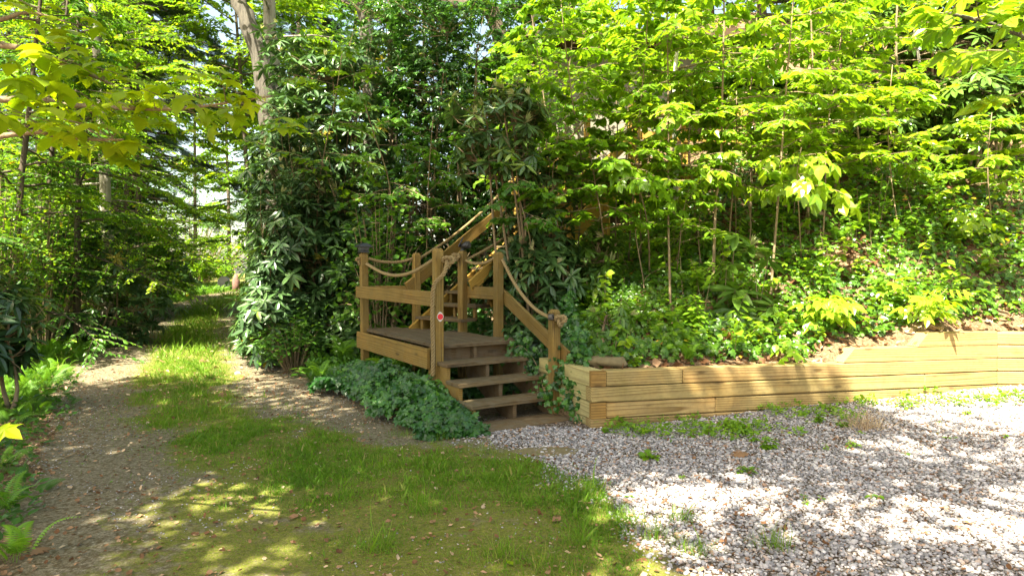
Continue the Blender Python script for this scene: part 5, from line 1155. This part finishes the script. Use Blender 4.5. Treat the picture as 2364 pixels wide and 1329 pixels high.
# bare thin stems in the shade of the bank
for i,(px,py,tx,ty,lb) in enumerate(((1700,560,1690,400,'thin bare stem beside the straw coloured sapling'),(1725,600,1745,380,'second thin bare stem among the ivy'),(1935,470,1915,250,'bare twisting stem in the dark gap of the bank'),(1990,430,2050,200,'bare stem arching right under the rhododendron'),(2220,400,2190,180,'thin curved stem at the right of the dark gap'),(1620,620,1615,430,'reddish thin stem left of the grey sapling'),(1480,690,1470,520,'thin stem rising beside the buckeye'),(1830,520,1850,300,'bare stem behind the hickory leaves'))):
    b=drop(px,py); e=at(tx,ty,b[1]+.1); o=root('bare_stem',b,lb,'stem'); mb=MB(); rg=np.random.default_rng(i); q=curve3([b-[0,0,.05],b*.6+e*.4+rg.normal(size=3)*.08,b*.25+e*.75+rg.normal(size=3)*.08,e],12); tube(mb,q,np.linspace(.010,.004,12),6)
    mb.build('stem',MATS['bark_twig'],o,smooth=True); mb=MB()
    for j in range(4):
        s=q[4+2*j]; tube(mb,curve3([s,s+np.array([rg.normal()*.15,0,.12]),s+np.array([rg.normal()*.3,0,.25])],5),np.linspace(.004,.0015,5),4)
    mb.build('side_twigs',MATS['bark_twig'],o)

# ------------------------------------------------------------------ maple bough reaching in from the left, close to the lens
tl=T_MAPLE
b0=np.array([-4.6,2.6,-.1])
o=root('maple_tree',b0,'bright maple boughs with large lobed leaves reaching in from the left','tree')
mb=MB(); tp=curve3([b0,(-4.5,2.6,1.5),(-4.35,2.65,3.0),(-4.2,2.7,5.0),(-4.1,2.7,7.)],14); tube(mb,tp,np.linspace(.11,.05,14),12); mb.build('trunk',MATS['bark_grey'],o,smooth=True)
BO=[([at(-620,60,3.4),at(0,105,2.9),at(120,140,2.9),at(260,195,2.95)],.013),([at(-620,260,3.4),at(0,230,2.8),at(150,242,2.8),at(300,250,2.8),at(430,250,2.85),at(625,222,2.9)],.011),([at(-620,420,3.2),at(0,315,2.7),at(120,312,2.7),at(200,322,2.7),at(285,322,2.7)],.009),([at(-640,170,3.2),at(-60,60,3.0),at(60,30,3.0),at(150,50,3.0)],.010)]
lv=Leaves(); rg=np.random.default_rng(9); mb=MB()
for bi,(pts,r) in enumerate(BO):
    pts=[tp[5+bi]]+pts; q=curve3(pts,60); tube(mb,q,np.linspace(r*2,r*.35,60),6)
    qs=q[24:]; n=(13,24,13,6)[bi]
    for j in range(n):
        p=qs[int((j+rg.random())/n*(len(qs)-1))]; s=1 if j%2 else -1
        for m_ in range(2):
            tip=p+np.array([rg.uniform(-.14,.20),s*rg.uniform(.02,.34),rg.uniform(-.02,.05)]); mb2=[p,(p+tip)/2+[0,0,.02],tip]; tube(mb,mb2,[.0022,.0018,.0014],4,cap=False)
            for l_ in range(2):
                d=np.array([rg.uniform(-.7,1.1),rg.uniform(-.9,.7),-.13+rg.uniform(-.12,.12)]); sz=rg.uniform(.07,.12)
                lv.add(tl,[tip+rg.normal(size=3)*.02],[d],[(rg.normal()*.16,-.04+rg.normal()*.14,1)],sz,rg.uniform(.2,1.))
mb.build('boughs',MATS['bark_twig'],o,smooth=True); lv.build('leaves','leaf_maple',o,smooth=True)
lv=Leaves(); p=at(-5,985,2.0); mb=MB()
o=root('seedling',(p[0]-.02,2.0,float(ground_z(p[0],2.0))),'single bright lobed leaf poking in at the left edge','seedling')
tube(mb,curve3([np.array([p[0]-.02,2.0,-.02]),p-[.03,0,.2],p],6),.003,5); mb.build('stem',MATS['bark_twig'],o); lv.add(tl,[p],[(1,-.1,-.25)],[(0,-.6,1)],.075,.8); lv.add(tl,[p-[0.02,0,.05]],[(-.2,-.6,-.2)],[(0,-.3,1)],.07,.7); lv.build('leaves','leaf_maple',o)

# ------------------------------------------------------------------ young plants, ferns and weeds one can point at
PL=[('hickory seedling with many drooping pale leaves above the slant cut timber',1905,745,.34,T_HICK,16,.34,(.75,1.)),
('pale hickory seedling leaning over the second timber step',2062,705,.32,T_HICK,11,.32,(.8,1.)),
('sunlit hickory seedling near the top of the right bank',2125,750,.42,T_HICK,12,.30,(.85,1.)),
('hickory seedling over the wall top at its middle',1825,835,.28,T_HICK,10,.28,(.4,.8)),
('two tiered green seedling right of the thin sapling',1690,730,.55,T_OVAL,40,.12,(.3,.7)),
('green seedling with broad leaves above the flat rock',1600,780,.50,T_OVAL,40,.13,(.4,.8)),
('seedling with pointed leaves beside the thin sapling foot',1622,690,.5,T_OVAL,24,.11,(.4,.9)),
('light seedling between rhododendron and straw sapling',1760,700,.3,T_OVAL,14,.12,(.5,.9)),
('maple seedling with lobed leaves above the wall middle',1800,760,.32,T_MAPLE,10,.10,(.3,.7)),
('yellow green seedling in the middle of the ivy bank',1985,650,.35,T_OVAL,18,.11,(.6,1)),
('small seedling near the sunny leaf litter',2290,640,.40,T_OVAL,18,.12,(.7,1)),
('seedling left of the buckeye under the flight',1420,660,.5,T_HEART,24,.11,(.2,.6)),
('seedling with heart leaves right of the sloping rope',1360,720,.4,T_HEART,20,.10,(.2,.6)),
('shaded seedling beside the flat rock',1480,760,.35,T_HEART,20,.09,(.2,.6)),
('bushy green plant just right of the flat mossy rock',1462,848,.12,T_HEART,26,.055,(.5,.9)),
('leafy seedling at the far right above the timbers',2210,715,.2,T_OVAL,18,.10,(.7,1)),
('tall pale seedling on the sunny upper bank',2240,560,.5,T_HICK2,12,.30,(.8,1)),
('seedling spreading leaves above the wide timber joint',1900,790,.2,T_OVAL,16,.09,(.6,1)),
('upper bank seedling left of the crooked sapling',2030,520,.4,T_OVAL,18,.12,(.5,.9)),
('shaded green seedling behind the landing rail',870,735,.35,T_OVAL,14,.10,(.4,.8))]
for i,(lb,px,py,h,tm,nl,sz,vr) in enumerate(PL):
    shoot(lb,'seedling','seedling',drop(px,py),h,tm,nl,sz,'leaf_spring' if px>1100 else 'leaf_mid',200+i,var=vr,stems=1 if nl<12 else 2,low=.35,droop=.3)
shoot('copper leaved seedling behind the wall','seedling','seedling',drop(1690,800),.22,T_OVAL,16,.09,'leaf_copper',231,droop=.6,stems=2)
shoot('small reddish seedling right of the copper leaved one','seedling','seedling',drop(1755,800),.2,T_OVAL,8,.08,'leaf_copper',232,droop=.6)
shoot('little dark green seedling hanging over the wall top','seedling','seedling',drop(1752,838),.14,T_OVAL,12,.07,'leaf_laurel',233,stems=2)
shoot('dark low evergreen below the copper leaved seedling','seedling','seedling',drop(1680,825),.14,T_OVAL,30,.06,'leaf_laurel',234,stems=4)
FE=[('pale green fern with long fronds left of the ivy patch',905,905,.34,9,(.7,1)),('feathery fern behind the ivy patch under the landing',905,830,.42,11,(.1,.5)),('second feathery fern by the landing corner post',850,815,.40,10,(.2,.6)),('fern hugging the rhododendron foot',790,860,.34,9,(.2,.6)),('fern at the edge of the drive beside big leaves',700,830,.30,9,(.3,.8)),('fern low against the drive edge',740,905,.22,8,(.4,.9)),
('light fern growing through the gap behind the middle posts',1100,735,.24,8,(.6,1)),('upright yellow fern behind the wall near the flat rock',1585,838,.27,6,(.6,1)),('second upright fern behind the wall',1640,830,.22,6,(.5,.9)),('fern on the bank below the bare stems',1940,560,.35,8,(.2,.6)),('fern hanging beside the wall corner post',1305,905,.18,6,(.6,1)),('tiny fern at the foot of the wall corner',1370,985,.11,5,(.7,1)),('small fern at the base of the front timbers',1545,940,.13,6,(.6,1)),
('large bright fern in the bottom left corner',35,1300,.28,9,(.7,1)),('bright fern above the corner one at the left edge',10,1190,.30,8,(.5,.9)),('fern by the left edge beside dark weeds',15,1085,.22,7,(.5,.9)),('sunlit fern high on the bank under the birch',1560,535,.35,8,(.5,1)),('fern low in the ivy right of the flat rock',1545,815,.2,7,(.3,.7)),('fern near the top of the ivy by the reddish stem',1600,660,.25,8,(.3,.7)),('fern in the weeds right of the drive bend',610,790,.3,9,(.4,.9))]
for i,(lb,px,py,L_,n,vr) in enumerate(FE):
    fp=drop(px,py); up_m=680<px<930 and py>760; fp[2]+=.16 if up_m else 0; L_*=1.35 if up_m else 1
    fern(lb,fp,L_,n,300+i,var=vr,up=1.3 if 'upright' in lb else .8)
# big soft leaves near the drive edge
shoot('big soft leaved plant at the edge of the drive','plant','plant',drop(690,870),.16,oval(.3,.05,.12,.5),7,.16,'leaf_mid',240,var=(.6,.9),droop=.1)
# weeds in the gravel
WL=['tall weed against the timber just right of the wall corner','weed at the wall foot between corner and first joint','weed at the wall foot below the dark stained block','lone weed in the gravel below the wall corner','weed clump under the lower timber joint','weed just right of the lower timber joint','weed left of the round leaved pair','broad weed before the middle of the wall','weed in front of the thickest weed clump','weed at the right end of the thickest clump','weed touching the timber left of the small fern','weed touching the timber beside the small fern','weed at the wall foot left of the dead tuft','weed close above the dead tuft','weed right under the bevel shadow of the wall','weed left behind the dead straw tuft','weed in front of the dead straw tuft','two leaved weed in the shaded gravel by the oak leaf','weed hiding behind the dead straw tuft','thin weed alone in the middle of the bright gravel','weed at the foot of the sunlit timbers','weed in the sun below the leaf shadows','weed under the last timber joint at right','weed in the sunny patch of weeds at right','weed between the dead tuft and the sunlit wall','weed in the dark shadow stripe of the gravel','weed at the edge of the large gravel shadow','sprawling weed at the upper edge of the gravel shadow','weed farthest right in the sunny gravel','weed at the border of gravel and lush grass','weed in a sun fleck of the middle gravel','weed at the tip of the tree shadow on gravel']
W_=[(1398,998),(1435,985),(1490,1000),(1500,1060),(1600,1010),(1640,1000),(1690,990),(1720,1000),(1740,1020),(1770,1035),(1480,965),(1530,958),(1850,960),(1880,975),(1910,945),(1940,985),(1905,1040),(1575,1105),(1990,1000),(1860,1155),(2100,935),(2170,975),(2290,935),(2230,955),(2050,930),(2020,1150),(2090,1050),(2180,1010),(2320,1010),(1450,1150),(1720,1095),(1965,1030)]
TW=[T_OVAL,T_HEART]
for i,(px,py) in enumerate(W_):
    p=drop(px,py)
    shoot(WL[i].replace('the bevel shadow','the fern shadow'),'weed','weed',p,(.06+.09*random.random())*(.6 if i>15 else 1),TW[i%3==0],int(12+18*random.random())//(2 if i>15 else 1),(.05+.03*random.random())*(.7 if i>15 else 1),'leaf_spring',400+i,var=(.3,.8),stems=1+i%4,low=.1,group='weeds sprouting through the gravel')
p=drop(2000,990); o=root('dry_grass_tuft',p,'dead straw coloured weed tuft on the gravel before the wall','dry weed'); lv=Leaves(); n=170; rg=np.random.default_rng(3); d=rg.normal(size=(n,3))*[.6,.35,.3]; d[:,2]=np.abs(d[:,2])+.8
lv.add(T_BLADE,p+rg.normal(size=(n,3))*[.09,.06,.0],d,rand_dirs(n),rg.uniform(.06,.17,n),rg.random(n),wscale=.035); n=260
lv.add(T_LITTER,p+np.stack([rg.normal(size=n)*.10,rg.normal(size=n)*.05,rg.uniform(.02,.15,n)],1),rand_dirs(n,1),rand_dirs(n),.012,rg.random(n)); lv.build('stalks','straw',o)
# far end of the drive
p=drop(515,668); Y=p[1]; s=Y/F
o=root('arched_slab',p,'pale arched slab standing at the far end of the drive','slab'); mb=MB(); hw=13*s; pl=[(-hw,0),(hw,0)]+[(hw*math.cos(a),18*s+12*s*math.sin(a)) for a in np.linspace(0,math.pi,12)]
prism(mb,pl,p,(1,0,0),Z3,(0,1,0),.15); mb.build('slab',MATS['pale_slab'],o); mb=MB(); prism(mb,[(x*1.05,z*1.03) for x,z in pl],p+[0,.05,0],(1,0,0),Z3,(0,1,0),.08); mb.build('rim',MATS['black_plastic'],o)
p=drop(545,672); s=p[1]/F; mb=MB(); tube(mb,[p-[0,0,.1],p+[0,0,14*s],p+[.0,0,28*s],p+[0,0,33*s],p+[0,0,40*s]],[8*s,8.5*s,8*s,5*s,3*s],14); o=mb.build('tree_stump',MATS['brown_stump'],smooth=True); tag(o,'reddish brown stump right of the pale arched slab','stump')

# ------------------------------------------------------------------ trees beside and behind the viewpoint, whose crowns throw the dappled shade
def shade_tree(label,b,top,ctrs,seed,n=34,L=2.0,size=.16,mat='leaf_spring',r=.16):
    rg=np.random.default_rng(seed); b=np.array([*b,float(ground_z(*b))]); top=np.asarray(top,float); o=root('shade_tree',b,label,'tree','tall trees that shade the drive')
    mb=MB(); q=curve3([b-[0,0,.1],b*.6+top*.4+[.15,.1,0],top],12); tube(mb,q,np.linspace(r,r*.4,12),12); mb.build('trunk',MATS['bark_grey'],o,smooth=True)
    mb=MB(); lv=Leaves()
    for c,rad,m_ in ctrs:
        c=np.array(c,float); tube(mb,curve3([q[8],(q[8]+c)/2+[0,0,.4],c],8),np.linspace(.05,.012,8),6)
        k=m_; u=norm(rg.normal(size=(k,3)))*rg.random((k,1))**.4; p=c+u*np.array(rad)
        for j in range(0,k,6): tube(mb,[c,(c+p[j])/2+[0,0,.1],p[j]],[.012,.008,.004],4,cap=False)
        # sprays of leaves
        pp=np.repeat(p,14,0)+rg.normal(size=(k*14,3))*[.20,.20,.07]; d=rand_dirs(k*14); d[:,2]*=.3
        lv.add(T_OVAL,pp,d,np.array([0,0,1.])+rg.normal(size=(k*14,3))*.4,size*rg.uniform(.7,1.2,k*14),rg.uniform(.2,.9,k*14))
    mb.build('branches',MATS['bark_grey'],o,smooth=True); lv.build('crown',mat,o); return o
def sunward(x,y,z,h):
    """the spot at height h whose shadow falls on x, y, z"""
    t=(h-z)/math.sin(R(SUN_EL)); return (x-ld.x*t,y-ld.y*t,h)
def blobs(lst):
    return [(sunward(x,y,z,h),(rx,ry,.7),m_) for x,y,z,h,rx,ry,m_ in lst]
shade_tree('tall tree left of the viewpoint shading the wheel tracks',(-6.5,1.0),(-5.6,.2,8.5),blobs([(-3.4,6.0,0,7.5,1.7,1.5,230),(-3.2,4.1,0,6.8,1.2,.8,190),(-2.3,3.0,0,7,.9,.4,70),(-4.2,3.2,0,7,1,.8,90),(-5.6,5.0,0,7.0,1.5,1.5,200),(-2.0,8.2,.6,8.6,1.3,1.3,200),(-4.2,7.6,0,8,1.3,.7,80)]),1)
shade_tree('tall tree behind the viewpoint shading steps and landing',(-2.6,-2.2),(-2.9,-.6,8.8),blobs([(-1.4,5.2,.0,7.4,1.4,.9,220),(-.9,6.7,.8,8.0,1.25,1.1,260),(-1.3,8.0,1.2,8.8,1.3,1.1,220),(-.1,7.4,1.4,8.4,1.0,.9,200),(.35,5.9,.2,7.2,.75,.65,110),(-1.0,3.5,0,6.8,1.2,.4,35),(.9,8.6,1.8,9,1,.8,90),(-2.5,9.8,2.0,10.5,1.7,1.3,150),(-1.2,10.6,2.6,11,1.5,1.2,130),(-3.6,10.4,2.2,11,1.3,1.2,80),(-.6,12.5,3.5,12,1.6,1.3,110)]),2)
shade_tree('tall tree right of the viewpoint throwing dapples on the gravel',(3.4,-3.4),(1.6,-1.6,9.0),blobs([(-.1,4.4,0,7.4,.85,.6,100),(1.35,5.15,0,8.0,1.05,.55,230),(.7,5.5,.3,8.2,.8,.5,90),(1.1,6.6,.7,8.6,.8,.5,80),(2.5,5.7,.2,9,.9,.38,110),(2.35,4.35,.0,7.8,.75,.2,36),(3.3,4.1,0,8.0,.6,.16,22),(1.35,3.25,0,7.2,.55,.16,22),(3.6,5.2,0,9,.4,.3,12),(-.2,3.2,0,7.0,.8,.35,60),(2.2,7.4,1.1,9.2,.9,.6,60),(1.9,3.0,0,7,.5,.1,12)]),3)
